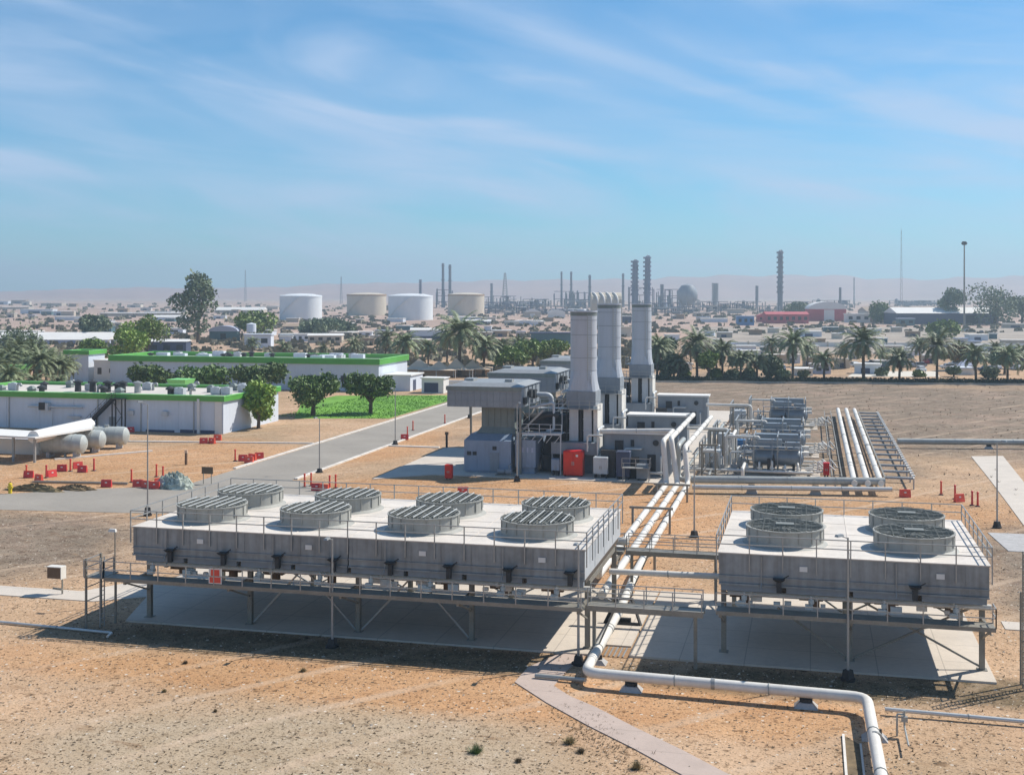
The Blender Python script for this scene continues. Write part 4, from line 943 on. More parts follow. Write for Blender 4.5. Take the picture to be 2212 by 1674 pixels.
for i in range(13):
    y=143+i*6; b=MB(); b.box(-.47,.47,y-.1,y+.1,1.0,1.11); b.box(-.59,-.49,y-.08,y+.08,.0,.999); b.box(.49,.59,y-.08,y+.08,.0,.999); b.build('cross_frame',M['steel'],t)
# sign box at left
t=thing('marker_box','brown box on a post beside the left footpath','box',(-53.2,77.3,0)); b=MB(); b.box(-.75,.35,-.3,.3,1.2,2.0); bx=b.build('box',M['brown'],t); b=MB(); b.box(.351,.40,-.32,.32,1.15,2.05); b.box(-.8,.351,-.34,.34,2.001,2.06); b.build('frame',M['wpipe'],bx)
b=MB(); b.bar((.3,0,0),(.3,0,1.2),.09); b.bar((-.4,-.1,.45),(.35,-.1,.4),.12); b.build('post',M['steel'],t)
t=thing('floodlight_post','short post with a pale lamp left of the long cooler','lamp post',(-47.4,75.4,0)); b=MB(); b.cyl((0,0,0),(0,0,5.3),.05,.04,8); b.build('pole',M['steel'],t); b=MB(); b.frus((-.5,.1,-.12,.12),(-.4,.05,-.08,.08),5.2,5.4); b.build('lamp_head',M['wroof'],t)
# ---------------------------------------------------------------- green-trimmed offices and yard at left
def white_building(label,x0,x1,y0,y1,h,name='office_building',band=.75):
    t=thing(name,label,'building',(x0,y0,0)); w,d=x1-x0,y1-y0
    b=MB(); b.box(0,w,0,d,0,h); x=0
    while x<w: b.box(x,x+.25,-.06,-.001,0,h); x+=6.2
    wl=b.build('wall',M['white'],t)
    b=MB(); e=.35; tt=.3
    b.box(-e,w+e,-e,-e+tt,h-.25,h+band-.25); b.box(-e,w+e,d+e-tt,d+e,h-.25,h+band-.25); b.box(-e,-e+tt,-e+tt,d+e-tt,h-.25,h+band-.25); b.box(w+e-tt,w+e,-e+tt,d+e-tt,h-.25,h+band-.25)
    pa=b.build('parapet',M['green'],t)
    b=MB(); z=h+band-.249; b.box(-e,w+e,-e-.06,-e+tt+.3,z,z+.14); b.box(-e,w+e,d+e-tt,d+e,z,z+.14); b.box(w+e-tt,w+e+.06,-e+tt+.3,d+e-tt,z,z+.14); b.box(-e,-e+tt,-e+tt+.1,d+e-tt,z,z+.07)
    b.build('coping',M['lgreen'],pa)  # coping coloured paler green to imitate the sunlit parapet top
    MB().box(-e+tt+.002,w+e-tt-.002,-e+tt+.002,d+e-tt-.002,h+.002,h+.06).build('roof',M['roofg'],t)
    return t,wl,h+.06
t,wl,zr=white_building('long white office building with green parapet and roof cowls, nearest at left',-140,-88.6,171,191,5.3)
b=MB(); b.box(44,51,-.07,-.02,.0,.5); b.box(38,43,-.05,-.02,0,.35); b.build('plinth_strip',M['navy'],wl)
rv=random.Random(21)
for i in range(34):
    x=8+rv.random()*40; y=2+rv.random()*16
    if i<5: x=20.5+i*2.8; y=8
    k=i%4; b=MB()
    if k==0: b.cyl((x,y,zr),(x,y,zr+.9),.45,n=12); b.lathe(x,y,[(.75,zr+.9),(.75,zr+1.15),(.05,zr+1.5)],12); b.disc(x,y,zr+.9,.75,12); m='dark'
    elif k==1: b.box(x-.8,x+.8,y-.5,y+.5,zr+.15,zr+1.2); b.cyl((x,y,zr+1.2),(x,y,zr+1.32),.4,n=12); b.box(x-.7,x+.7,y-.4,y+.4,zr,zr+.15); m='lgrey'
    elif k==2: b.box(x-.5,x+.5,y-.5,y+.5,zr,zr+.8); b.frus((x-.7,x+.7,y-.7,y+.7),(x-.2,x+.2,y-.2,y+.2),zr+.8,zr+1.25); m='duct'
    else: b.tube([(x,y,zr),(x,y,zr+1.1),(x+.7,y,zr+1.1),(x+.7,y,zr+.7)],.22,8); m='galv'
    if i<5:
        b=MB(); b.cyl((x,y,zr),(x,y,zr+1.5),.55,.5,n=12); b.lathe(x,y,[(.8,zr+1.5),(.8,zr+1.75),(.05,zr+2.0)],12); b.disc(x,y,zr+1.5,.8,12); m='dark' if i<4 else 'galv'
    b.build('roof_vent',M[m],t)
b=MB(); b.tube([(17,-.5,3.6),(27,-.5,3.6)],.16,8); b.box(19.6,20.9,-.9,-.08,3.0,4.2); b.tube([(21.5,-.45,0),(21.5,-.45,3.6)],.08,6); b.box(24.2,26.5,-.5,-.06,1.9,2.2); b.build('wall_duct',M['lgrey'],t)
b=MB(); b.box(19.3,20.4,-1.0,-.92,3.1,4.3); b.build('duct_fan',M['black'],t)
b=MB(); b.box(47.1,47.5,-.4,-.06,0,5.4); b.box(50.0,51.2,-.12,-.06,0,5.0); b.build('corner_pilaster',M['wroof'],t)
b=MB(); b.box(31.5,32.6,-.08,-.062,0,2.2); b.build('door',M['grey'],wl); b=MB(); b.box(4,5,-.08,-.062,0,2.2); b.build('door',M['grey'],wl)
for x in (6.6,13.2,29.5,37.2,46.4): MB().bar((x,-.14,0),(x,-.14,4.95),.12).build('downpipe',M['galv'],wl)
for x in (9.5,35.0,41.0): MB().box(x,x+1.0,-.5,-.07,2.6,3.3).build('wall_unit',M['lgrey'],wl)
# black outside stair
t=thing('steel_stair','black steel stair climbing the white office wall','stair',(-106.5,169.9,0)); b=MB()
for s in (-.5,.5): b.bar((-6.2,s,.1),(-.6,s,5.2),.1,.38)
for i in range(18): u=(i+.5)/18; b.box(-6.2+5.6*u-.14,-6.2+5.6*u+.14,-.45,.45,.1+5.1*u,.15+5.1*u)
b.build('flight',M['black'],t); b=MB()
for s in (-.5,.5):
    b.bar((-6.2,s,1.1),(-.6,s,6.2),.05)
    for i in range(7): u=i/6; b.bar((-6.2+5.6*u,s,.1+5.1*u),(-6.2+5.6*u,s,1.1+5.1*u),.05)
b.build('handrail',M['black'],t); b=MB(); b.box(-.7,1.4,-.6,.6,5.15,5.25); b.build('landing',M['black'],t); b=MB()
for x in (-.5,1.2): b.bar((x,-.5,0),(x,-.5,5.15),.16); b.bar((x,.5,0),(x,.5,5.15),.16)
b.bar((-3.6,0,0),(-3.6,0,2.3),.14); b.bar((-.5,-.5,.3),(1.2,-.5,2.6),.08); b.bar((1.2,-.5,2.6),(-.5,-.5,4.9),.08); b.build('support_post',M['black'],t)
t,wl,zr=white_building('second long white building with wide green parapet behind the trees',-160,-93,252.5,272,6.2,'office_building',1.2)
for i in range(30):
    x=6+rv.random()*54; y=2+rv.random()*15; b=MB(); k=i%3
    if k==0: b.box(x-.9,x+.9,y-.6,y+.6,zr,zr+1.2); m='lgrey'; b.cyl((x,y,zr+1.2),(x,y,zr+1.35),.45,n=10)
    elif k==1: b.cyl((x,y,zr),(x,y,zr+1.0),.5,n=10); b.lathe(x,y,[(.8,zr+1.0),(.8,zr+1.25),(.05,zr+1.5)],10); m='dark'
    else: b.box(x-1.5,x+1.5,y-.7,y+.7,zr+.2,zr+1.4); b.box(x-1.3,x+1.3,y-.5,y+.5,zr,zr+.2); m='white'
    b.build('roof_unit',M[m],t)
b=MB()
for x in (8,16,24,32,40,50,58): b.box(x,x+1.6,-.05,-.002,2.0,3.4)
b.build('window',M['glass'],wl)
b=MB(); b.box(67.002,67.06,3,5,0,2.4); b.build('door',M['grey'],wl)
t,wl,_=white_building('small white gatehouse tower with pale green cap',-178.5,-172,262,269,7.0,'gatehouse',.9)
b=MB(); b.box(-1.6,-.36,0,.5,0,6.6); b.build('side_fin',M['lgreen'],t)
t=thing('utility_hut','little white utility hut with flat roof beside the gatehouse','hut',(-170.5,262,0)); b=MB(); b.box(0,6.2,0,6,0,5.2); h=b.build('wall',M['wroof'],t); b=MB(); b.box(-.2,6.4,-.2,6.2,5.201,5.5); b.build('roof',M['wroof'],t); b=MB(); b.box(1,2.1,-.05,-.002,2,3.6); b.box(4.2,5.4,-.05,-.002,2.4,3.4); b.build('window',M['glass'],h)
t=thing('canopy_pavilion','small green canopy on white post by the palms','canopy',(-166,227,0)); b=MB(); b.cyl((0,0,0),(0,0,4.6),.25,n=8); b.build('post',M['wroof'],t); b=MB(); b.frus((-1.2,1.2,-1.2,1.2),(-2,2,-2,2),4.6,6.4); b.build('canopy',M['lgreen'],t)
t=thing('canopy_pavilion','small green funnel canopy between trees behind the nearest office','canopy',(-116.6,208,0)); b=MB(); b.cyl((0,0,0),(0,0,4.6),.25,n=8); b.build('post',M['wroof'],t); b=MB(); b.frus((-1.7,1.7,-1.7,1.7),(-2.0,2.0,-2.0,2.0),4.6,5.5); b.build('canopy',M['lgreen'],t)
t=thing('utility_hut','low white annex at the end of the second green-trimmed building','hut',(-92.5,255,0)); b=MB(); b.box(0,6,0,9,0,3.4); h=b.build('wall',M['white'],t); MB().box(-.2,6.3,-.2,9.2,3.401,3.65).build('roof',M['wroof'],t); MB().box(6.002,6.05,2,4,0,2.4).build('door',M['navy'],h)
t=thing('utility_hut','small white kiosk with dark opening beyond the lawn','hut',(-82.5,251,0)); b=MB(); b.box(0,5,0,4,0,3.2); h=b.build('wall',M['wroof'],t); MB().box(-.25,5.25,-.25,4.25,3.201,3.4).build('roof',M['wroof'],t); MB().box(.6,3.8,-.05,-.002,.2,2.3).build('shutter',M['navy'],h)
t=thing('boundary_wall','low white wall beyond the lawn beside the road','wall',(-80,258,0)); MB().box(0,8,0,.3,0,2.2).build('wall_panel',M['wroof'],t); MB().box(-.1,8.1,-.1,.4,2.201,2.35).build('coping',M['white'],t)
# sunshade canopy with parked tanker vessels
t=thing('sunshade_canopy','long white sunshade canopy beside the nearest office','canopy',(-100,142.5,0)); b=MB()
P0=(-18,-6.0); 
top=[(-60,941),(76,948),(200,928),(198,906),(70,934),(-60,926)]
tp=[(P(x,y,3.2)[0]+100,P(x,y,3.2)[1]-142.5) for x,y in top]
b.slab(tp,3.2,3.42)
b.build('roof_sheet',M['wroof'],t); b=MB(); p=P(72,944,3.3); q=P(193,917,3.3); b.cyl((p[0]+100,p[1]-142.5,3.3),(q[0]+100,q[1]-142.5,3.3),.8,n=18); b.lathe(q[0]+100,q[1]-142.5,[(.8,3.3),(.7,3.7),(.4,4.0),(.02,4.1)],14); b.build('barrel_vault',M['wroof'],t); b=MB()
for (q,w) in ((74,946),(28,943.5),(-20,940.5),(196,926),(140,936),(194,909)):
    x,y=P(q,w,3.2); x+=100; y-=142.4; b.box(x-.13,x+.13,y-.13,y+.13,0,3.19)
b.build('post',M['galv'],t)
t=thing('white_partition','low white partition wall under the sunshade canopy','wall',(-109,143,0)); MB().box(0,7.5,0,.25,0,2.0).build('wall_panel',M['wroof'],t); MB().box(-.1,7.6,-.08,.33,2.001,2.1).build('coping',M['white'],t)
v0=None
for i,(x,y,lab) in enumerate(((-97.0,142.0,'nearest of three grey horizontal tanks beside the canopy'),(-97.4,147.0,'middle of three grey horizontal tanks beside the canopy'),(-96.6,151.6,'farthest of three grey horizontal tanks beside the canopy'))):
    if v0 is None:
        t=thing('horizontal_tank',lab,'tank'); v=MB(); v.lathe(0,1.75,[(.05,-3.1),(.8,-3.0),(1.2,-2.7),(1.3,-2.3),(1.3,2.3),(1.2,2.7),(.8,3.0),(.05,3.1)],20,'x')
        for q in (-1.5,.0,1.5): v.lathe(0,1.75,[(1.3,q),(1.34,q),(1.34,q+.1),(1.3,q+.1)],20,'x')
        sh=v.build('shell',mat('tank_grey_shell',(.43,.46,.44),.5,.1,.15,.8,5,.2),t); b=MB(); b.cyl((0,0,3.0),(0,0,3.3),.35,n=10); b.cyl((-1.2,0,3.0),(-1.2,0,3.2),.15,n=8); b.build('manhole',M['galv'],sh)
        b=MB()
        for q in (-1.8,1.8): b.box(q-.2,q+.2,-.9,.9,0,.75)
        b.build('saddle',M['concb'],t); v0=t; o=t
    else: o=copy_tree(v0,label=lab)
    o.location=(x,y,0); o['group']='grey horizontal tanks beside the canopy'; o.rotation_euler=(0,0,math.radians(12))
# ---------------------------------------------------------------- red barriers, cones, bollards
def barrier():
    t=thing('plastic_barrier','x','barrier'); b=MB(); b.frus((-.95,.95,-.28,.28),(-.95,.95,-.2,.2),.05,.4); b.frus((-.95,.95,-.2,.2),(-.92,.92,-.1,.1),.4,1.0); b.box(-.9,-.5,-.26,.26,0,.05); b.box(.5,.9,-.26,.26,0,.05); b.build('body',M['orange'],t)
    b=MB(); b.box(-.2,.2,-.205,-.16,.55,.7); b.build('reflector',M['wroof'],t); return t
def delineator():
    t=thing('delineator_post','x','bollard'); b=MB(); b.cyl((0,0,.09),(0,0,1.25),.14,.11,10); b.lathe(0,0,[(.16,1.25),(.14,1.36),(.02,1.42)],10); b.build('post',M['orange'],t); MB().frus((-.3,.3,-.3,.3),(-.2,.2,-.2,.2),0,.09).build('base',M['black'],t); return t
b0=barrier(); d0=delineator()
BL=[('b',62,1032,.2),('b',84,1040,-.3),('d',57,1032,0),('d',100,1032,0),('b',112,1030,1.2),('b',134,1018,.3),('d',152,1018,0),('b',168,1012,.9),('d',203,1017,0),('b',178,1020,.1),('b',230,1052,.2),('d',284,1042,0),
 ('b',298,1052,.4),('b',316,1054,-.2),('b',334,1056,.1),('b',345,1048,.8),('d',352,1035,0),('d',338,1030,0),('b',440,958,.4),('b',458,958,-.3),('b',470,951,.1),('d',508,996,0),('b',525,996,.3),('b',545,994,-.2),('b',560,991,.5),('b',538,1000,0),
 ('d',658,1052,0),('d',672,1050,0),('b',684,1060,.3),('b',700,1062,-.2),('d',712,1056,0),('d',725,1054,0),('b',1000,1068,.2),('d',2033,1069,0),('d',2063,1078,0),('b',2072,1084,.6),('d',2100,1092,0),('d',2112,1094,0),('b',1955,1074,.2),('b',874,950,.3),('d',892,930,0),('d',880,943,0),('b',282,934,1.0),('d',961,915,0)]
PLC={'l':'the sandy yard left of the side road','h':'the heap of tarpaulin','m':'the sand between side road and office','c':'the back of the long cooler','r':'the orange sand at right','k':'the kerb of the main road','o':'the foot of the white office wall'}
def zone(x,y):
    if x<260: return 'l'
    if x<400 and y>1000: return 'h'
    if x<400: return 'o'
    if x<620: return 'm'
    if x<1100 and y>1040: return 'c'
    if x<1100: return 'k'
    return 'r'
cnt={}; used0={}
for kk,x,y,a in BL:
    z=zone(x,y); same=sorted([q for q in BL if zone(q[1],q[2])==z and q[0]==kk],key=lambda q:q[1]); i=[q[1:3] for q in same].index((x,y)); n=len(same)
    wd='orange-red plastic barrier' if kk=='b' else 'red delineator post'
    lab=(wd+' beside '+PLC[z]) if n==1 else (('leftmost ' if i==0 else 'rightmost ' if i==n-1 else ORD[i]+'-from-left ')+wd+' beside '+PLC[z])
    src=b0 if kk=='b' else d0; px=P(x,y)
    if used0.get(kk): o=copy_tree(src)
    else: o=src; used0[kk]=1
    o.location=(px[0],px[1],0); o.rotation_euler=(0,0,a); o['label']=lab; o['group']='red plastic barriers' if kk=='b' else 'red delineator posts'
    if kk=='b': o.scale=(.62,.8,.85)
    else: o.scale=(.85,.85,1.1)
# heap of tarpaulin and rubble
def heap(label,c,rx,ry,h,m,seed,name='rubble_heap'):
    rr=random.Random(seed); b=MB(); n=34; k=12; vs=[]
    for j in range(k+1):
        u=j/k
        for i in range(n):
            a=2*pi*i/n; q=(1-u)*(1+.18*math.sin(3*a+seed)+.12*rr.uniform(-1,1)); vs.append((rx*q*math.cos(a),ry*q*math.sin(a),(h*math.sin(u*1.5)**.8*(1+.3*rr.uniform(-1,1)) if j<k else h*.93) if j else -.02))
    b.add(vs,[(j*n+i,j*n+(i+1)%n,(j+1)*n+(i+1)%n,(j+1)*n+i) for j in range(k) for i in range(n)]); o=b.build(name,M[m],None,(c[0],c[1],0)); return tag(o,label,'heap')
heap('grey-green tarpaulin heap beside the orange barriers',P(378,1053),2.5,1.8,1.55,'rubble',4)
heap('low brown spoil heap at the edge of the sandy yard',P(75,1060),3.5,.9,.7,'scrub',9); heap('low sand heap beside the side road',P(165,1058),2.5,.8,.5,'scrub',12)
t=thing('steel_beam_stack','dark steel beams lying along the sandy yard edge','beam',P(155,1046)); b=MB(); b.bar((-5,-.2,.15),(6.5,1.1,.15),.18); b.bar((-4.8,.15,.15),(6.2,1.5,.15),.18); b.build('beam',M['steel'],t)
t=thing('hydrant','yellow fire hydrant at the far left of the side road','hydrant',P(22,1066)); b=MB(); b.cyl((0,0,0),(0,0,.95),.2,.18,10); b.lathe(0,0,[(.24,.95),(.2,1.1),(.03,1.2)],10); b.cyl((-.32,0,.7),(.32,0,.7),.1,n=8); b.build('body',M['yellow'],t); MB().cyl((0,0,1.2),(0,0,1.3),.06,n=6).build('cap',M['black'],t)
t=thing('marker_post','brown marker post standing alone in the sandy yard','post',P(402,1004)); MB().box(-.12,.12,-.12,.12,0,1.5).build('post',M['brown'],t); MB().box(-.2,.2,-.06,.06,1.5,1.9).build('plate',M['tent'],t)
t=thing('marker_post','dark marker post on the sand left of the turbine enclosure','post',P(965,968)); MB().box(-.13,.13,-.13,.13,0,1.9).build('post',M['black'],t); MB().box(-.25,.25,-.08,.08,1.9,2.3).build('plate',M['brown'],t)
t=thing('site_notice','small brown notice board behind the long cooler','sign',P(448,1046)); b=MB(); b.bar((-.5,0,0),(-.5,0,1.2),.07); b.bar((.5,0,0),(.5,0,1.2),.07); b.build('post',M['steel'],t); MB().box(-.7,.7,-.04,.04,1.2,2.0).build('board',M['brown'],t)
# ---------------------------------------------------------------- vegetation
def leaf_cloud(b, rr, lobes, n, size, flat=.6):
    tot=sum(l[3]*l[4]*l[5] for l in lobes)
    for (cx,cy,cz,rx,ry,rz) in lobes:
        k=int(n*rx*ry*rz/tot)
        for i in range(k):
            while True:
                u=[rr.uniform(-1,1) for _ in range(3)]; q=u[0]**2+u[1]**2+u[2]**2
                if .12<q<1: break
            f=(.72+.28*rr.random())/math.sqrt(q) if rr.random()<.6 else rr.uniform(.6,1.35)
            p=Vector((cx+u[0]*f*rx,cy+u[1]*f*ry,cz+u[2]*f*rz)); a=Vector([rr.gauss(0,1) for _ in range(3)]).normalized(); c=a.cross(Vector([rr.gauss(0,1) for _ in range(3)])).normalized()
            s=size*rr.uniform(.45,1.5); a*=s; c*=s*flat
            b.add([p-a,p-c,p+a,p+c],[(0,1,2,3)])
def make_tree(seed, h, rad, leafm, n=2600, trunk=.32, kind='round', leaf=.34):
    rr=random.Random(seed); t=thing('tree','x','tree'); b=MB(); lobes=[]
    ht=h*(.28 if kind!='tall' else .35)
    b.cyl((0,0,-.1),(.1,.05,ht),rad*.07+.08,rad*.05+.05,9)
    nb=7 if kind!='tall' else 15
    for i in range(nb):
        a=2*pi*i/nb+rr.uniform(-.4,.4)
        if kind=='round': r=rad*rr.uniform(.35,.68); z=h*rr.uniform(.55,.82); lr=rad*rr.uniform(.30,.46)
        elif kind=='tall': r=rad*rr.uniform(.2,.85); z=h*rr.uniform(.25,.9); lr=rad*rr.uniform(.22,.40)
        elif kind=='bush': r=rad*rr.uniform(.3,.6); z=h*rr.uniform(.28,.8); lr=rad*rr.uniform(.36,.5)
        elif kind=='cone': z=h*(.18+.75*i/nb); r=rad*.35*(1-i/nb); lr=rad*(.75-.5*i/nb)
        else: r=rad*rr.uniform(.3,.7); z=h*rr.uniform(.35,.7); lr=rad*rr.uniform(.3,.45)
        x,y=r*math.cos(a),r*math.sin(a); b.cyl((.1,.05,ht*.9),(x*.9,y*.9,z),rad*.035+.04,.03,6); lobes.append((x,y,z,lr,lr,lr*rr.uniform(.7,.95)))
    if kind!='cone': lobes.append((rr.uniform(-.1,.1)*rad,0,h*.84,rad*.4,rad*.4,h*.15)); lobes.append((0,0,h*.68,rad*.6,rad*.6,h*.17))
    b.build('trunk',M['trunk'],t); c=MB(); leaf_cloud(c,rr,lobes,n,leaf); c.build('crown',M[leafm],t); return t
def make_palm(seed,h,spread,nf=50):
    rr=random.Random(seed); t=thing('date_palm','x','palm'); b=MB(); pts=[]; prof=[(.42,-.1),(.36,.5)]
    z=.9; k=0
    while z<h: prof.append((.27+.05*(k%2)-.04*z/h,z)); z+=.28; k+=1
    prof.append((.34,h+.1)); prof.append((.05,h+.4)); b.lathe(0,0,prof,9,smooth=False); b.build('trunk',M['ptrunk'],t)
    def frond(c,az,el,L_,droop,w):
        n=9; p=Vector((.12*math.cos(az),.12*math.sin(az),h+.15)); e=el; side=Vector((-math.sin(az),math.cos(az),0)); prev=p
        for i in range(n):
            d=Vector((math.cos(az)*math.cos(e),math.sin(az)*math.cos(e),math.sin(e))); nx=prev+d*(L_/n); up=side.cross(d)
            c.add([prev-side*.03,prev+side*.03,nx+side*.025,nx-side*.025],[(0,1,2,3)])
            if i>0:
                wl=w*math.sin(pi*min(1,(i+.6)/(n+.6)))**.6
                for q in (0,.5):
                    o=prev+(nx-prev)*q
                    for sg in (-1,1):
                        tip=o+side*sg*wl+d*wl*.7-Vector((0,0,wl*rr.uniform(.15,.5)))+up*0
                        c.add([o-d*.05,o+d*.24,tip],[(0,1,2)])
            prev=nx; e-=droop*(1+.8*i/n)
    c=MB()
    for i in range(nf):
        u=i/nf; frond(c,i*2.39996+rr.uniform(-.2,.2),math.radians(82-95*u+rr.uniform(-8,8)),spread*rr.uniform(.8,1.1),.10+.07*rr.random(),.75)
    c.build('crown',M['palm'],t); c=MB()
    for i in range(12): frond(c,i*2.4+1,math.radians(-35-rr.uniform(0,30)),spread*.55*rr.uniform(.7,1),.12,.35)
    c.build('dry_fronds',M['dfrond'],t); return t
PALM=[make_palm(31,6.4,5.0,52),make_palm(32,5.0,4.4,44),make_palm(33,7.3,5.3,60),make_palm(34,5.8,4.7,48)]
def put(protos,used,i,x,y,scale,label,group,rz=None):
    k=i%len(protos)
    if used.get(k): o=copy_tree(protos[k])
    else: o=protos[k]; used[k]=1
    o.location=(x,y,0); o.scale=(scale*R.uniform(.92,1.08),scale*R.uniform(.92,1.08),scale*R.uniform(.88,1.12)); o.rotation_euler=(R.gauss(0,.035),R.gauss(0,.035),R.uniform(0,6.28) if rz is None else rz); o['label']=label
    if group: o['group']=group
    return o
pu={}
row=[(1418,818,.98),(1462,822,.8),(1505,822,1.05),(1560,822,1.0),(1600,824,.78),(1635,824,.92),(1712,825,1.0),(1780,826,.86),(1866,826,1.22),(1943,828,.98),(2025,828,1.02),(2110,829,.98),(2178,830,.88),(2230,830,.9)]
for i,(x,y,s) in enumerate(row):
    px=P(x,y-1); put(PALM,pu,i,px[0],px[1]+1.2,s*1.15,'date palm along the dark hedge, '+ORD[i]+' from the left in that row','date palms along the dark hedge')
back=[(1440,796,.7),(1492,790,.8),(1548,794,.75),(1622,796,.7),(1668,788,.8),(1745,792,.75),(1825,796,.8),(1905,790,.7),(1988,792,.8),(2070,790,.75),(2150,794,.7),(2205,796,.8)]
for i,(x,y,s) in enumerate(back): px=P(x,y); put(PALM,pu,i+2,px[0],px[1],s*1.1,'smaller date palm in the second row among the sheds, '+ORD[i]+' from the left','date palms in the second row')
mid=[(878,800,1.25,'tall date palm with a full crown above the beige tents, left one'),(992,812,1.55,'largest date palm rising behind the beige tents'),(1044,812,1.15,'date palm with dark trunk just left of the intake house'),(832,785,1.0,'small date palm far left of the beige tents'),(925,790,.95,'short date palm between two taller ones over the tents'),(965,792,1.0,'bushy date palm left of the largest palm'),(1085,800,.95,'date palm half hidden behind the intake house'),(1118,796,.9,'date palm in front of the teal warehouse'),(1425,800,1.1,'dark date palm close to the farthest stack'),(760,786,.75,'low date palm behind the second white building'),(612,775,.7,'small date palm over the white building roof near the water tank'),(546,770,.72,'small date palm in front of the grey curved-roof shed'),(700,778,.6,'tiny date palm among the white sheds')]
for i,(x,y,s,lab) in enumerate(mid): px=P(x,y); put(PALM,pu,i+1,px[0],px[1],s*1.05,lab,'date palms behind the offices')
lf=[(8,262,1.0),(35,250,.95),(62,265,1.05),(88,255,1.0),(112,268,.95),(135,258,.9),(22,285,1.1),(74,290,1.1),(150,280,.85),(-15,258,1.0),(20,240,.9),(50,300,1.1),(100,300,1.1),(125,245,.8),(75,240,.85),(0,300,1.15)]
for i,(x,d,s) in enumerate(sorted(lf)): px=D(x,d); put(PALM,pu,i,px[0],px[1],s*.92,'date palm in the dense left-edge clump, '+ORD[i]+' from the left','date palms in the clump at left edge')
TR=[('bushy bright green tree at the corner of the nearest white office',(558,926),7.9,3.4,'leafb','bush',11),('dark green tree on the lawn, left of two',(676,897),7.2,5.8,'leafd','round',12),('dark green tree on the lawn, right of two',(800,893),7.2,5.0,'leafd','round',13),
 ('large leafy yellow-green tree behind the second white building',(277,803),14.2,6.6,'leafb','bush',14),('grey-green tree just behind the large yellow-green tree',(318,785),15.5,7.0,'leafm','bush',15),('tall dark tree with ragged crown on the left skyline',(428,740),31.5,12.0,'leafg','tall',16),
 ('olive tree near the white water tank',(550,735),14,11.5,'leafm','wide',17),('wide dark tree in front of the second white building, leftmost',(330,858),6.4,5.4,'leafd','round',18),('wide dark tree in front of the second white building, middle',(440,860),6.6,6.2,'leafd','round',19),('wide dark tree in front of the second white building, rightmost',(555,862),7.2,6.2,'leafd','round',20),
 ('feathery grey-green tree at the foot of the white tanks',(690,725),9,12,'leafg','wide',21),('second grey-green tree at the foot of the white tanks',(728,722),8,10,'leafg','wide',22),('bush-like green tree before the teal warehouse',(1150,800),9,5.5,'leafm','round',23),('green tree left of the teal warehouse front',(1105,812),8,4.5,'leafm','round',24),('green tree right of the teal warehouse front, by the near stack',(1195,800),9,5.0,'leafm','round',25),
 ('dark tree behind the farthest stack',(1432,812),10,4.2,'leafg','tall',26),('yellowish green shrub tree between palms at hedge left end',(1530,824),7.5,3.3,'leafm','round',27),('broad bushy tree between palms before the white cabin',(1665,818),6.2,4.8,'leafg','wide',28),('grey-green tree with open crown right of the white roofed workshop',(2058,700),26,12,'leafg','bush',29),('big blue-green tree at right edge behind the workshop',(2150,702),27,19,'leafg','bush',30),
 ('light green tree in front of the workshop',(2040,732),9,10,'leafm','wide',31),('dark round tree on the skyline behind the brown roof',(1903,698),15,12,'leafd','bush',32),('small dark tree behind the red building',(1725,690),15,14,'leafg','wide',33),('pinkish bare shrub tree between palms at right',(2075,800),7,5,'scrub','round',34),('olive tree at the right edge among parked cars',(2170,808),7,4.5,'leafg','round',35),('grey tree at far right edge',(2208,700),20,14,'leafg','bush',36),
 ('small dark tree by the left end sheds',(205,740),12,8,'leafg','round',37),('olive tree between palms and gatehouse',(200,790),8.5,5,'leafm','round',38),('low green tree beyond the left-edge palms',(45,775),10,12,'leafg','wide',39),('green tree right of the far palms and stack',(1455,818),6.5,4,'leafg','wide',40)]
for (lab,(x,y),h,r,m,k,sd) in TR:
    px=P(x,y); d=dist(y); sc=1.0
    t=make_tree(sd,h,r,m,n=(5200 if d<230 else 2600 if d<420 else 2400),kind=k,leaf=(.30 if d<230 else .42 if d<420 else .8)); t['label']=lab; t.location=(px[0],px[1],0); t['group']='broad-leaved trees'
# understorey shrubs between the palms
for i,(x,y,r,h,m) in enumerate(((1440,816,2.6,3.0,'leafg'),(1480,818,2.4,2.6,'leafm'),(1545,820,3.2,3.6,'leafm'),(1580,820,3.0,3.0,'leafg'),(1618,820,2.8,3.4,'leafg'),(1690,820,2.6,3.2,'leafg'),(1735,816,2.2,2.2,'leafg'),(1905,812,2.6,2.8,'leafg'),(1985,814,2.0,2.2,'leafm'),(2060,814,2.8,3.2,'leafg'),(2140,816,2.8,3.4,'leafg'),(1520,795,3.6,4.2,'leafg'),(1590,790,3.4,4.0,'leafg'),(1665,780,3.6,4.0,'leafg'),(1760,785,3.2,3.4,'leafg'),(1940,770,3.4,3.6,'leafg'),(2030,775,3.6,4.0,'leafm'),(2110,772,3.6,4.2,'leafg'),(2190,780,3.6,4.2,'leafg'))):
    px=P(x,y); t=make_tree(200+i,h*.78,r*.85,m,n=900,kind='bush',leaf=.42); t.name='shrub'; t['category']='shrub'; t['group']='shrubs between the palms'; t.location=(px[0],px[1],0); t['label']=('dull green' if m=='leafg' else 'dark' if m=='leafd' else 'fresh green')+' shrub '+('between the palms near the hedge' if y>811 else 'on the plain behind the palm row')+', '+ORD[i]+' of these shrubs'
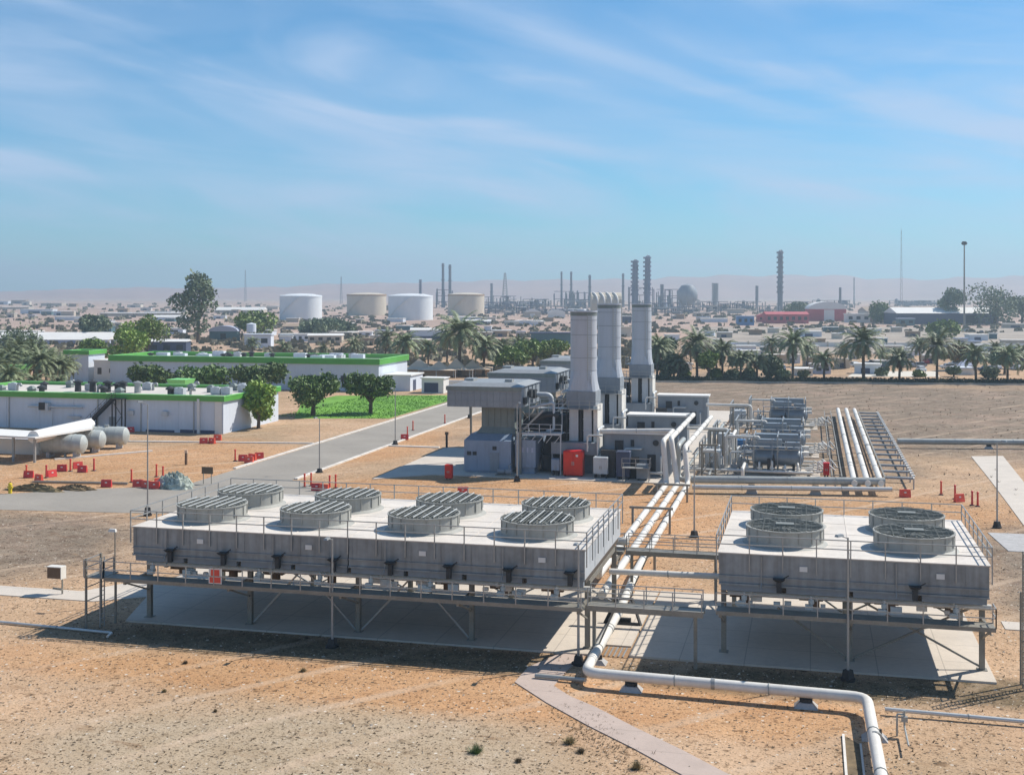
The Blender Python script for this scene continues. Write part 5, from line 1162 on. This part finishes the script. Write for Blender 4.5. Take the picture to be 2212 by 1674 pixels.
# hedge and wall line
t=thing('clipped_hedge','long dark clipped hedge below the palm row','hedge',(0,0,0)); b=MB(); rr=random.Random(50); a=P(1412,824); c=P(2300,831)
lob=[]
for i in range(74):
    u=(i+.5)/74; lob.append((a[0]+(c[0]-a[0])*u,a[1]+(c[1]-a[1])*u,.62,.95,.8,.75))
leaf_cloud(b,rr,lob,9000,.28); b.build('foliage',M['hedge'],t); b=MB(); b.bar((a[0],a[1],.45),(c[0],c[1],.45),1.0,.9); b.build('inner_mass',M['hedge'],t)
t=thing('boundary_wall','low pale kerb wall in front of the dark hedge','wall',(0,0,0)); b=MB(); b.bar((a[0],a[1]-2.2,.18),(c[0],c[1]-2.2,.18),.3,.4); b.build('wall_panel',M['beige'],t)
# dry shrubs on the foreground sand
SH=[(1028,935+690,.55,.34,'dark round dry shrub alone on the foreground sand'),(1230,1605,.5,.3,'brown dry shrub beside the foreground footpath'),(1375,1660,.45,.3,'brown dry shrub near bottom edge of the footpath'),(1255,1625,.35,.2,'low straw tuft beside the foreground footpath'),(355,1494,.22,.14,'tiny straw tuft at left on the smooth sand'),(655,1450,.3,.18,'small shrub at the shadow edge under the long cooler'),(400,1433,.26,.15,'small shrub near the thin water pipe'),(1120,1645,.28,.16,'small dark tuft near the bottom centre'),(465,1537,.16,.12,'tiny dark tuft on left sand')]
for i,(x,y,r,h,lab) in enumerate(SH):
    px=P(x,y); rr=random.Random(60+i); b=MB()
    for k in range(260):
        a=rr.uniform(0,6.28); e=rr.uniform(.15,1.5); l=r*rr.uniform(.6,1.15); w=.014
        q=Vector((l*math.cos(a)*math.cos(e),l*math.sin(a)*math.cos(e),l*math.sin(e)*h/r*1.4)); o=Vector((rr.uniform(-.3,.3)*r,rr.uniform(-.3,.3)*r,0)); b.add([o+Vector((w*math.sin(a),-w*math.cos(a),0)),o+Vector((-w*math.sin(a),w*math.cos(a),0)),o+q],[(0,1,2)])
    o=b.build('dry_shrub',M['scrub'] if i else M['leafd'],None,(px[0],px[1],0)); tag(o,lab,'shrub','dry shrubs on the foreground sand')
# far scrub too many to count
sb=MB(); rr=random.Random(77)
for i in range(4200):
    d=330*(1/(1-.86*rr.random())) ; u=rr.uniform(-420,2500); x,y=D(u,d)
    if u>1400 and d<640: continue
    s=rr.uniform(.6,1.7)*(1+d/1500)
    for k in range(3):
        a=rr.uniform(0,6.28); c,s_=math.cos(a)*s,math.sin(a)*s; ox,oy=rr.uniform(-s,s),rr.uniform(-s,s)
        sb.add([(x+ox+c,y+oy+s_,0),(x+ox-c,y+oy-s_,0),(x+ox-c*.6+.3*s_,y+oy-s_*.6,s*rr.uniform(.6,1.1)),(x+ox+c*.6,y+oy+s_*.6+.2*c,s*rr.uniform(.6,1.1))],[(0,1,2,3)])
struct(sb.build('scrubland',M['plains']),'stuff')

# ---------------------------------------------------------------- sheds and buildings behind
def shed(label,x0,x1,yb,hpx,wall,roof,kind='flat',depth=None,cat='building',name='warehouse',win=0,door=None,over=.4,rz=0):
    d=dist(yb); W_=(x1-x0)*d/FPX; h=hpx*d/FPX; dep=depth or min(max(W_*.45,6),30); p=D(x0,d); q=D(x1,d)
    t=thing(name,label,cat,(p[0],p[1],0),math.atan2(q[1]-p[1],q[0]-p[0])+rz)
    b=MB(); b.box(0,W_,0,dep,-.1,h); wl=b.build('wall',M[wall],t); b=MB(); o=over
    if kind=='flat': b.box(-o,W_+o,-o,dep+o,h+.01,h+.35+.02*h)
    elif kind=='low': b.add([(-o,-o,h+.01),(W_+o,-o,h+.01),(W_+o,dep+o,h+.01),(-o,dep+o,h+.01),(-o,dep/2,h+dep*.13),(W_+o,dep/2,h+dep*.13)],[(0,3,2,1),(0,1,5,4),(2,3,4,5),(1,2,5),(3,0,4)])
    elif kind=='gable': b.add([(-o,-o,h+.01),(W_+o,-o,h+.01),(W_+o,dep+o,h+.01),(-o,dep+o,h+.01),(W_/2,-o,h+W_*.2),(W_/2,dep+o,h+W_*.2)],[(0,3,2,1),(0,4,5,3),(1,2,5,4),(0,1,4),(2,3,5)])
    elif kind=='arch':
        n=12; F=[]; B=[]
        for i in range(n+1):
            a=pi-pi*i/n; F.append((W_/2+(W_/2+o)*math.cos(a),-o,h+.01+W_*.2*math.sin(a))); B.append((F[-1][0],dep+o,F[-1][2]))
        b.add(F+B,[(i,i+1,n+2+i,n+1+i) for i in range(n)]+[tuple(range(n,-1,-1)),tuple(range(n+1,2*n+2)),(0,n+1,2*n+1,n)],False)
    b.build('roof',M[roof],t)
    if win:
        for i in range(win):
            w=W_/win; b=MB(); b.box(i*w+w*.25,i*w+w*.75,-.06,-.003,h*.38,h*.75); b.build('window',M['glass'],wl)
    if door:
        b=MB(); b.box(W_*door[0],W_*door[1],-.09,-.004,.05,h*door[2]); b.build('door',M[door[3]],wl)
    return t
S=[('long pale shed roof on the far left, dark open front',-20,78,733,16,'navy','wroof','flat',2,None),('long pale-blue roofed workshop at far left',-20,233,744,10,'pblue','wroof','low',0,None),('teal block behind the far left sheds',182,240,722,15,'teal','teal','flat',3,None),('white low shed in the desert at left',118,192,692,7,'white','wroof','flat',0,None),
('long white compound roof left of the tall dark tree, upper',215,396,683,6,'beige','wroof','flat',0,None),('white roofed shed left of the tall dark tree, lower',330,398,692,7,'white','wroof','low',0,None),('white roofed shed right of the tall dark tree',463,568,676,6,'beige','wroof','low',0,None),('beige shed roof right of the tall dark tree, farther',560,600,668,5,'beige','wroof','flat',0,None),
('open white shed with dark front beside the large yellow-green tree',318,402,766,28,'navy','wroof','low',3,None),('white lean-to left of the curved grey shed',352,395,722,12,'white','wroof','flat',1,None),('grey-blue shed with curved roof near the water tank',452,512,738,22,'teal','pblue','arch',0,(.4,.6,.8,'glass')),('white block below the water tank',528,585,752,28,'white','white','flat',2,None),
('white bungalow row right of the water tank, with dark openings',603,668,738,15,'white','wroof','flat',5,None),('grey-white sheds behind the second green building',665,738,741,16,'beige','wroof','low',4,None),('low white shed left of the beige tents',750,803,726,8,'white','wroof','flat',3,None),('white roofed shed with dark slit below the tanks',887,962,737,24,'white','wroof','low',0,(.0,.9,.45,'navy')),
('beige block with flat roof left of the teal warehouse',1020,1062,733,14,'beige','roofg','flat',3,None),('cream block behind the largest palm',1062,1104,727,12,'yellowy','wroof','flat',3,None),('teal warehouse with a dark eave band left of the near stack',1147,1236,748,27,'teal','navy','flat',0,(.1,.25,.5,'navy')),('white gabled shed before the refinery',1133,1168,686,12,'beige','wroof','gable',0,(.35,.65,.7,'wroof')),
('bright white curved tent roof before the refinery',1184,1221,686,9,'wroof','wroof','arch',0,None),('white roofed grey shed between the two right stacks',1341,1364,698,14,'navy','wroof','flat',0,None),('beige block seen between the two right stacks',1341,1364,728,20,'yellowy','beige','flat',0,None),
('blue shipping container on the sand',1593,1629,703,19,'bluep','pblue','flat',3,None),('red brick hall with white arched roof and pale door',1748,1828,694,26,'pink','wroof','arch',0,(.4,.68,.95,'wroof')),('long low red brick wing with windows left of the hall',1655,1747,699,20,'pink','pink','low',7,None),('small red gabled house at the left end of the brick wing',1637,1657,696,14,'pink','pink','gable',1,None),('white annex right of the red brick hall',1829,1880,697,18,'wroof','wroof','flat',3,None),
('wide tan roofed depot behind the workshop',1872,2086,680,8,'beige','tan','low',0,None),('tan shed wall beside the red hall annex',1880,1938,697,17,'tan','tan','low',2,None),('long white roofed workshop with dark blue open front',1938,2157,701,24,'navy','wroof','low',0,(.68,.8,.85,'black')),('teal cabin in front of the long workshop',1942,1976,704,15,'teal','pblue','flat',2,None),
('white cabin between palms at the hedge left end',1722,1756,812,13,'wroof','wroof','flat',2,None),('grey cabin among the palms left of the parked cars',1762,1795,808,18,'pblue','wroof','flat',2,None),('white container behind the palms at right',2074,2106,810,13,'wroof','white','flat',0,None),('white low wall building behind the hedge near the far stack',1448,1495,800,12,'wroof','wroof','flat',0,None),
('tan block on the sand left of the red wing',1535,1575,672,12,'beige','tan','flat',2,None),('white low block on the far sand right of the stacks',1500,1536,684,8,'beige','wroof','flat',2,None),('pale hut at the right edge beyond the cars',2150,2215,772,9,'beige','wroof','low',2,None),('beige long shed on the plain below the left tank',610,700,712,7,'beige','tan','low',3,None),('white long shed on the plain below the cream tank',1000,1060,700,6,'white','wroof','low',2,None),('white long roof at the left desert edge',0,62,668,4,'beige','wroof','flat',0,None)]
for (lab,x0,x1,yb,hp,w,r,k,win,dr) in S:
    nm='shipping_container' if 'container' in lab else 'brick_hall' if 'hall' in lab and 'red' in lab[:4] else 'warehouse'
    t=shed(lab,x0,x1,yb,hp,w,r,k,win=win,door=dr,name=nm,cat='container' if 'container' in lab else 'shed' if 'shed' in lab else 'building')
# water tank on a block
t=thing('water_tank','white cylindrical water tank standing above the white block','tank',(*D(543,dist(752)+14),0)); b=MB(); b.lathe(0,0,[(1.95,5.9),(1.95,9.2),(.1,9.7)],20); b.build('shell',M['white'],t); b=MB()
for a in range(4): b.bar((1.6*math.cos(a*pi/2+.7),1.6*math.sin(a*pi/2+.7),0),(1.6*math.cos(a*pi/2+.7),1.6*math.sin(a*pi/2+.7),5.88),.3)
b.disc(0,0,5.88,1.95,20); b.build('stand',M['white'],t)
# beige tents
tn=0
for (x,y,w,h,lab) in ((905,812,11,4.6,'beige peaked tent, left of the tent row'),(948,814,10,4.2,'beige peaked tent, second from left in the tent row'),(985,813,10,4.8,'beige peaked tent, third from left in the tent row'),(1022,812,10,4.4,'beige peaked tent, right end of the tent row')):
    px=P(x,y); t=thing('canvas_tent',lab,'tent',(*px,0),.2,'beige tents'); b=MB(); n=4; hw=w/2
    b.add([(-hw,-hw,2),(hw,-hw,2),(hw,hw,2),(-hw,hw,2),(-hw*.45,-hw*.45,2.5),(hw*.45,-hw*.45,2.5),(hw*.45,hw*.45,2.5),(-hw*.45,hw*.45,2.5),(0,0,h)],[(0,1,5,4),(1,2,6,5),(2,3,7,6),(3,0,4,7),(4,5,8),(5,6,8),(6,7,8),(7,4,8)],False); b.build('canopy',M['tent'],t)
    b=MB()
    for sx in (-1,1):
        for sy in (-1,1): b.cyl((sx*hw*.95,sy*hw*.95,0),(sx*hw*.95,sy*hw*.95,2.1),.1,n=6)
    b.build('pole',M['wroof'],t); b=MB(); b.box(-hw*.8,hw*.8,hw*.8,hw*.83,0,2.1); b.build('side_curtain',M['tent'],t)
# parked vehicles behind the hedge
def car(m):
    t=thing('parked_car','x','car'); b=MB(); b.frus((-2.2,2.2,-.88,.88),(-2.1,2.1,-.84,.84),.3,.85); b.frus((-1.35,1.9,-.8,.8),(-.75,1.5,-.66,.66),.851,1.48); b.frus((-2.2,-1.3,-.86,.86),(-2.0,-1.2,-.8,.8),.851,.98); b.build('body',M[m],t)
    b=MB(); b.box(-.95,1.5,-.80,-.70,.95,1.36); b.box(-.95,1.5,.70,.80,.95,1.36); b.frus((-1.34,-1.2,-.7,.7),(-.8,-.7,-.6,.6),.93,1.4); b.build('window',M['glass'],t)
    for sx in (-1.35,1.35):
        for sy in (-.86,.7): MB().cyl((sx,sy,.33),(sx,sy+.16,.33),.33,n=12).build('wheel',M['tyre'],t)
    return t
CP=[('carw','white'),('cars','silver'),('card','dark blue'),('carr','maroon')]; proto={}
CARS=[(1480,806,0),(1690,800,1),(1845,792,0),(1885,788,2),(1905,793,2),(1925,787,0),(1960,790,0),(1985,793,1),(2000,786,3),(2048,796,0),(2065,790,1),(2130,802,2),(2150,797,0),(2195,799,0),(1990,802,0),(2085,716,0),(2120,720,2),(1820,722,1),(1890,724,0)]
for i,(x,y,c) in enumerate(sorted(CARS)):
    m,cn=CP[c]; px=P(x,y); same=[q for q in sorted(CARS) if q[2]==c]; j=same.index((x,y,c))
    lab=cn+' car parked behind the palm row, '+ORD[j]+' from left of the '+cn+' cars'
    if c not in proto: proto[c]=car(m); o=proto[c]
    else: o=copy_tree(proto[c])
    o.location=(px[0],px[1],0); o.rotation_euler=(0,0,R.choice((.2,1.7,-1.3,.1))+R.uniform(-.15,.15)); o['label']=lab; o['group']='cars parked behind the palms'
struct(MB().poly([P(1830,814),P(2030,814),P(2022,802),P(1850,802)],.03).build('sand_lot',M['yellowy']))
struct(MB().poly([P(1480,760),P(2260,770),P(2260,708),P(1500,706)],.03).build('sand_plain',M['plain']))
t=thing('canvas_tent','pale purple-blue peaked tent behind the palms at right','tent',(*P(2087,805),0)); b=MB(); b.add([(-2.4,-2.4,2),(2.4,-2.4,2),(2.4,2.4,2),(-2.4,2.4,2),(0,0,3.9)],[(0,1,4),(1,2,4),(2,3,4),(3,0,4)]); b.build('canopy',M['pblue'],t); b=MB()
for sx in (-1,1):
    for sy in (-1,1): b.cyl((sx*2.3,sy*2.3,0),(sx*2.3,sy*2.3,2.05),.08,n=6)
b.box(-2.2,2.2,2.2,2.25,0,2); b.build('pole',M['wroof'],t)
# ---------------------------------------------------------------- storage tanks
for (x,yb,wp,hp,m,lab,rim) in ((650,692,92,58,'tankw','big white storage tank standing alone, leftmost','tankw'),(792,682,86,50,'tankc','cream storage tank with rusty rim behind the second white tank','rust'),(887,692,98,58,'tankw','big white domed storage tank between two cream tanks','tankw'),(1007,682,80,50,'tankc','cream storage tank with rusty rim below the twin chimneys','rust')):
    d=dist(yb); r=wp*d/FPX/2; h=hp*d/FPX; t=thing('storage_tank',lab,'storage tank',(*D(x,d+r),0)); b=MB(); b.lathe(0,0,[(r,0),(r,h*.9)],48); s=b.build('shell',M[m],t)
    b=MB(); b.lathe(0,0,[(r*1.0,h*.9),(r*.985,h*.915),(r*.6,h*.975),(.1,h)],48); b.build('roof',M[m],t)
    b=MB(); b.lathe(0,0,[(r*1.001,h*.86),(r*1.012,h*.86),(r*1.012,h*.905),(r*.99,h*.91)],48); b.build('rim',M[rim],s)
    b=MB()
    for i in range(24): a=-2.6+i*.06; z=h*.9*i/24; b.obox(((r+.6)*math.cos(a),(r+.6)*math.sin(a),z+.3),(.8,.7,.15),a)
    for i in range(40): a=2*pi*i/40; b.bar((r*.98*math.cos(a),r*.98*math.sin(a),h*.905),(r*.98*math.cos(a),r*.98*math.sin(a),h*.905+1.2),.12)
    b.build('stairway',M[m],s)
# ---------------------------------------------------------------- refinery and masts on the skyline
def tower(label,x,ytop,d,wpx,m,name='chimney',kind='stack'):
    h=CAMH+(YHP-ytop)*d/FPX; r=wpx*d/FPX/2; t=thing(name,label,'tower' if kind!='stack' else 'chimney',(*D(x,d),0)); b=MB(); rr=random.Random(int(x))
    if kind=='stack':
        b.lathe(0,0,[(r*1.25,0),(r,h*.4),(r*.9,h)],14); b.disc(0,0,h,r*.9,14); b.build('shaft',M[m],t); b=MB(); b.lathe(0,0,[(r*.9,h*.93),(r*1.15,h*.93),(r*1.15,h*.95),(r*.9,h*.95)],14); b.lathe(0,0,[(r*.95,h*.62),(r*1.5,h*.62),(r*1.5,h*.635),(r*.95,h*.635)],14); b.build('gallery',M[m],t)
    elif kind=='column':
        b.lathe(0,0,[(r*1.0,0),(r*1.0,h*.5),(r*.8,h*.56),(r*.72,h*.97),(.1,h)],14); b.build('column',M[m],t); b=MB()
        for k in range(9):
            z=h*(.3+.08*k); a=rr.uniform(0,6.28); b.lathe(0,0,[(r*.6,z),(r*1.35,z),(r*1.35,z+2.2),(r*.6,z+2.2)],10)
            b.bar((r*1.05*math.cos(a),r*1.05*math.sin(a),z),(r*1.05*math.cos(a),r*1.05*math.sin(a),z+h*.07),r*.15)
        b.build('platform',M[m],t); b=MB(); b.tube([(r*.9,0,h*.05),(r*.9,0,h*.99),(0,0,h*.99)],r*.16,6); b.build('riser_pipe',M[m],t)
    elif kind=='lattice':
        for sx in (-1,1):
            for sy in (-1,1): b.bar((sx*r*1.6,sy*r*1.6,0),(sx*r*.35,sy*r*.35,h),r*.22)
        n=14
        for k in range(n):
            u=k/n; v=(k+1)/n; a=r*(1.6-1.25*u); c=r*(1.6-1.25*v)
            b.bar((-a,-a,h*u),(c,-c,h*v),r*.14); b.bar((a,a,h*u),(-c,c,h*v),r*.14); b.bar((-a,-a,h*u),(-c,c,h*v),r*.14); b.bar((a,-a,h*u),(c,c,h*v),r*.14)
        b.build('lattice',M[m],t); MB().cyl((0,0,h),(0,0,h*1.03),r*.1,n=6).build('antenna',M[m],t)
    else:
        b.cyl((0,0,0),(0,0,h),r,r*.6,10); b.build('pole',M[m],t); b=MB()
        for k in range(8): a=k*pi/4; b.obox((r*2.2*math.cos(a),r*2.2*math.sin(a),h-.6),(r*.6,r*.8,r*.9),a)
        b.cyl((0,0,h-1.6),(0,0,h+.6),r*2.2,n=10); b.build('lamp_head',M['dark'],t)
    return t
TW=[('left of twin dark chimneys above the cream tank',957,569,1750,6,'ref','chimney','stack'),('right of twin dark chimneys above the cream tank',972,572,1760,6.5,'ref','chimney','stack'),('left of two slim chimneys in the refinery centre',1213,587,1900,4.5,'ref','chimney','stack'),('right of two slim chimneys in the refinery centre',1234,587,1900,5,'ref','chimney','stack'),('short chimney above the nearest stacks',1274,594,1850,6,'ref','chimney','stack'),('short chimney left of the dark twin columns',1346,591,1800,5.5,'ref','chimney','stack'),
 ('left of two knobbly dark process columns above the far stack',1371,561,1500,13,'reft','process_column','column'),('right of two knobbly dark process columns, tallest of the pair',1398,552,1500,13,'reft','process_column','column'),('thick dark column with galleries standing alone at right',1685,540,1400,11,'ref','process_column','column'),('thin guyed mast right of the lone column',1947,497,1200,3,'refl','lattice_mast','lattice'),('pale lattice mast in the refinery centre-left',1091,590,1800,8,'refl','lattice_mast','lattice'),
 ('thin mast above the white tanks',737,598,2300,3,'ref','lattice_mast','lattice'),('thin mast over the left dunes',530,584,2900,2.5,'ref','lattice_mast','lattice'),('short column between white tank and chimneys',908,604,1900,5,'reft','process_column','column'),('slim column right of the dark process columns',1430,615,1700,6,'ref','process_column','column'),('slim grey column far right of the refinery',1545,612,1650,11,'refl','process_column','column'),('short column left of the lone dark column',1635,618,1700,5,'ref','process_column','column'),
 ('short column right of the red hall',1815,622,1500,4,'ref','process_column','column'),('faint thin column right of the lone dark column',1845,600,2200,3,'refl','chimney','stack'),('short grey chimney near the cream tank',1062,612,2000,6,'ref','chimney','stack')]
for a in TW: tower(*a)
tower('tall floodlight mast with round head at right',2083,524,760,4.2,'steel','high_mast_light','mast')
# process blocks: frames with floors, vessels and pipes
def process_block(label,x,d,wpx,hpx,m,seed):
    rr=random.Random(seed); w=wpx*d/FPX; h=hpx*d/FPX; t=thing('process_structure',label,'refinery unit',(*D(x,d),0),YAW); b=MB(); dep=w*.5; nf=max(2,int(h/9)); nx=max(2,int(w/9)); s=.5*d/1500
    for i in range(nx+1):
        for y in (-dep/2,dep/2): X=-w/2+w*i/nx; b.box(X-s,X+s,y-s,y+s,0,h*rr.uniform(.75,1))
    for k in range(1,nf+1): z=h*k/nf*.92; b.box(-w/2,w/2*rr.uniform(.6,1),-dep/2,dep/2,z-.4,z+.4)
    b.build('frame',M[m],t); b=MB()
    for i in range(nx+2):
        X=rr.uniform(-w*.45,w*.45); r=rr.uniform(.02,.06)*w; z0=rr.uniform(0,h*.4)
        if rr.random()<.5: b.cyl((X,rr.uniform(-dep*.6,dep*.4),z0),(X,0,z0+h*rr.uniform(.3,.75)),r,n=10)
        else: b.cyl((X-w*.12,-dep*.4,z0+r),(X+w*.12,-dep*.4,z0+r),r,n=10)
    b.build('vessel',M['refl' if m!='refl' else 'ref'],t); b=MB()
    for i in range(5):
        X=rr.uniform(-w*.5,w*.3); z=rr.uniform(.1,.9)*h; b.tube([(X,-dep*.55,0),(X,-dep*.55,z),(X+w*.25,-dep*.55,z)],.012*w,6)
    b.build('pipework',M['ref' if m!='ref' else 'reft'],t); return t
PB=[('purple-grey boiler block under the twin chimneys',960,1740,34,42,'reft',1),('grey process block in the centre right of the cream tank',1095,1700,60,28,'refl',2),('low process block left of the two slim chimneys',1160,1650,60,22,'refl',3),('process block under the two slim chimneys',1222,1850,50,36,'reft',4),('process block above the nearest stack',1270,1800,70,34,'ref',5),('purple process block behind the dark twin columns',1385,1520,52,52,'reft',6),('dark terraced process block right of the dark twin columns',1450,1600,60,46,'ref',7),('pale process block with vessel at right',1490,1450,40,30,'refl',8),('low pipe rack block right of the pale vessel block',1545,1500,60,20,'ref',9),('low process block left of the lone dark column',1620,1500,60,20,'refl',10),('low process block right of the lone dark column',1722,1550,50,18,'ref',11),('low faint process block behind the red hall',1800,1700,80,18,'refl',12),('small process block above the cream tank right edge',1055,1800,36,24,'ref',13),('faint low block far behind the tan depot',1985,2000,110,12,'refl',14),('low block in front of the refinery centre',1130,1250,60,14,'ref',15),('low block in front of the refinery left of the near stack',1200,1300,50,16,'refl',16),('low block in front of the refinery right of the far stack',1440,1150,60,18,'refl',17)]
for a in PB: process_block(*a)
t=thing('spherical_tank','pale round tank in the refinery right of the dark block','storage tank',(*D(1485,1380),0)); b=MB(); b.lathe(0,0,[(.1,6),(7,8),(11,14),(12,19),(11,24),(7,30),(.1,32)],20); b.build('shell',M['grey'],t); b=MB()
for i in range(8): a=i*pi/4; b.bar((11*math.cos(a),11*math.sin(a),0),(11*math.cos(a),11*math.sin(a),19),1)
b.build('leg',M['refl'],t)
# row of hooded silencers seen above the middle stack (on the refinery side)
t=thing('cooling_hood_row','pale row of three ribbed domed hoods above the middle stack','tank',(*D(1310,760),0),YAW)
b=MB(); pr=[(-4,0),(-4,15),(-3.4,17.6),(-1.8,19.8),(1,21.4),(4,22.0),(9,22.0),(9,0)]; n=len(pr)
b.add([(-9.6,y,z) for y,z in pr]+[(9.6,y,z) for y,z in pr],[(i,i+n,(i+1)%n+n,(i+1)%n) for i in range(n)]+[tuple(range(n)),tuple(range(2*n-1,n-1,-1))],False)
b.build('hood',M['tankc'],t)
for x in (-6.5,-2.2,2.0,6.2):
    b=MB(); b.tube([(x-2.0,2,22.0),(x-.8,-.5,21.0),(x+.2,-2.6,19.4),(x+.7,-3.9,16.5),(x+.8,-4.2,3)],.55,8,2); b.build('rib',M['wroof'],t)
# small far buildings spread over the plain, each a thing of its own
rr=random.Random(90)
REG=[(0,120,655,690,'at the left desert edge'),(120,215,660,712,'near the small left trees'),(215,395,660,715,'near the long white roofs'),(460,605,664,735,'around the curved grey shed'),(605,740,696,748,'below the first white tank'),(740,900,692,752,'below the second and third tanks'),(900,1060,690,748,'below the cream tank'),(1040,1150,655,745,'below the refinery centre'),(1150,1235,655,712,'below the slim chimneys'),(1420,1600,655,700,'between the far stack and the blue container'),(1440,1700,765,806,'behind the first half of the palm row'),(1700,1960,772,808,'behind the middle of the palm row'),(1960,2215,768,800,'behind the last palms of the row'),(1880,2215,706,745,'on the plain below the long workshop'),(1430,1700,735,766,'on the sand behind the first palms'),(1700,1950,730,770,'on the sand behind the middle palms'),(1950,2215,742,768,'on the sand behind the last palms'),(1500,1880,706,730,'between the red hall and the white wall'),(1040,1150,655,700,'at the edge of the refinery belt')]
CN=['white','beige','tan','cream','grey','long white-roofed','teal-walled','pale long']; CM=['white','beige','tan','yellowy','roofg','white','teal','beige']; CR=['wroof','wroof','tan','wroof','pblue','wroof','wroof','roofg']
for (x0,x1,y0,y1,wh) in REG:
    n=8 if x1-x0>110 else 6; near=y0>760
    for k in range(n):
        x=x0+(x1-x0)*(k+.2+.6*rr.random())/n; yb=rr.uniform(y0,y1); hp=rr.uniform(6,12) if near else rr.uniform(4,9); q=k%8
        d=dist(yb); w=(rr.uniform(34,70) if q in (5,7) else rr.uniform(14,32))*d/FPX; h=max(2.4,hp*d/FPX); dp=min(w*.6,14); p=D(x,d)
        o=thing('far_shed','small '+CN[q]+' shed '+wh,'shed',(*p,0),rr.uniform(-.1,.35)); b=MB(); b.box(-w/2,w/2,0,dp,-.1,h); wl=b.build('wall',M[CM[q]],o); b=MB(); b.box(-w/2-.3,w/2+.3,-.3,dp+.3,h+.01,h+.4); b.build('roof',M[CR[q]],o); o['group']='small sheds on the plain'
        if near or rr.random()<.5:
            b=MB(); b.box(-w*.25,w*.1,-.05,-.003,h*.05,h*.65); b.build('doorway',M['navy'],wl)
t=thing('boundary_wall','long low white wall on the plain beyond the palm row','wall',(0,0,0)); b=MB(); p=P(1560,748); q=P(2230,752); b.bar((p[0],p[1],.9),(q[0],q[1],.9),.35,1.8); b.build('wall_panel',M['wroof'],t); b=MB()
for k in range(24): u=k/23; b.box(p[0]+(q[0]-p[0])*u-.35,p[0]+(q[0]-p[0])*u+.35,p[1]+(q[1]-p[1])*u-.35,p[1]+(q[1]-p[1])*u+.35,0,2.2)
b.build('pier',M['yellowy'],t)
for i,(x,d,w,h,m) in enumerate(((1070,1250,46,14,'ref'),(1110,1150,40,12,'refl'),(1165,1180,46,13,'reft'),(1215,1120,40,12,'ref'),(1085,1450,60,18,'reft'),(1150,1500,56,20,'ref'),(1250,1450,60,22,'refl'),(1310,1500,60,24,'ref'),(1430,1300,44,22,'reft'),(1480,1250,46,16,'ref'),(1530,1250,40,16,'refl'),(1580,1400,50,18,'reft'),(1660,1300,44,16,'refl'),(1740,1350,60,14,'ref'))):
    process_block(['small dark','small pale','small purple-grey','low dark'][i%4]+' pipe and vessel cluster on the refinery edge, '+ORD[i]+' in that belt',x,d,w,h,m,100+i)
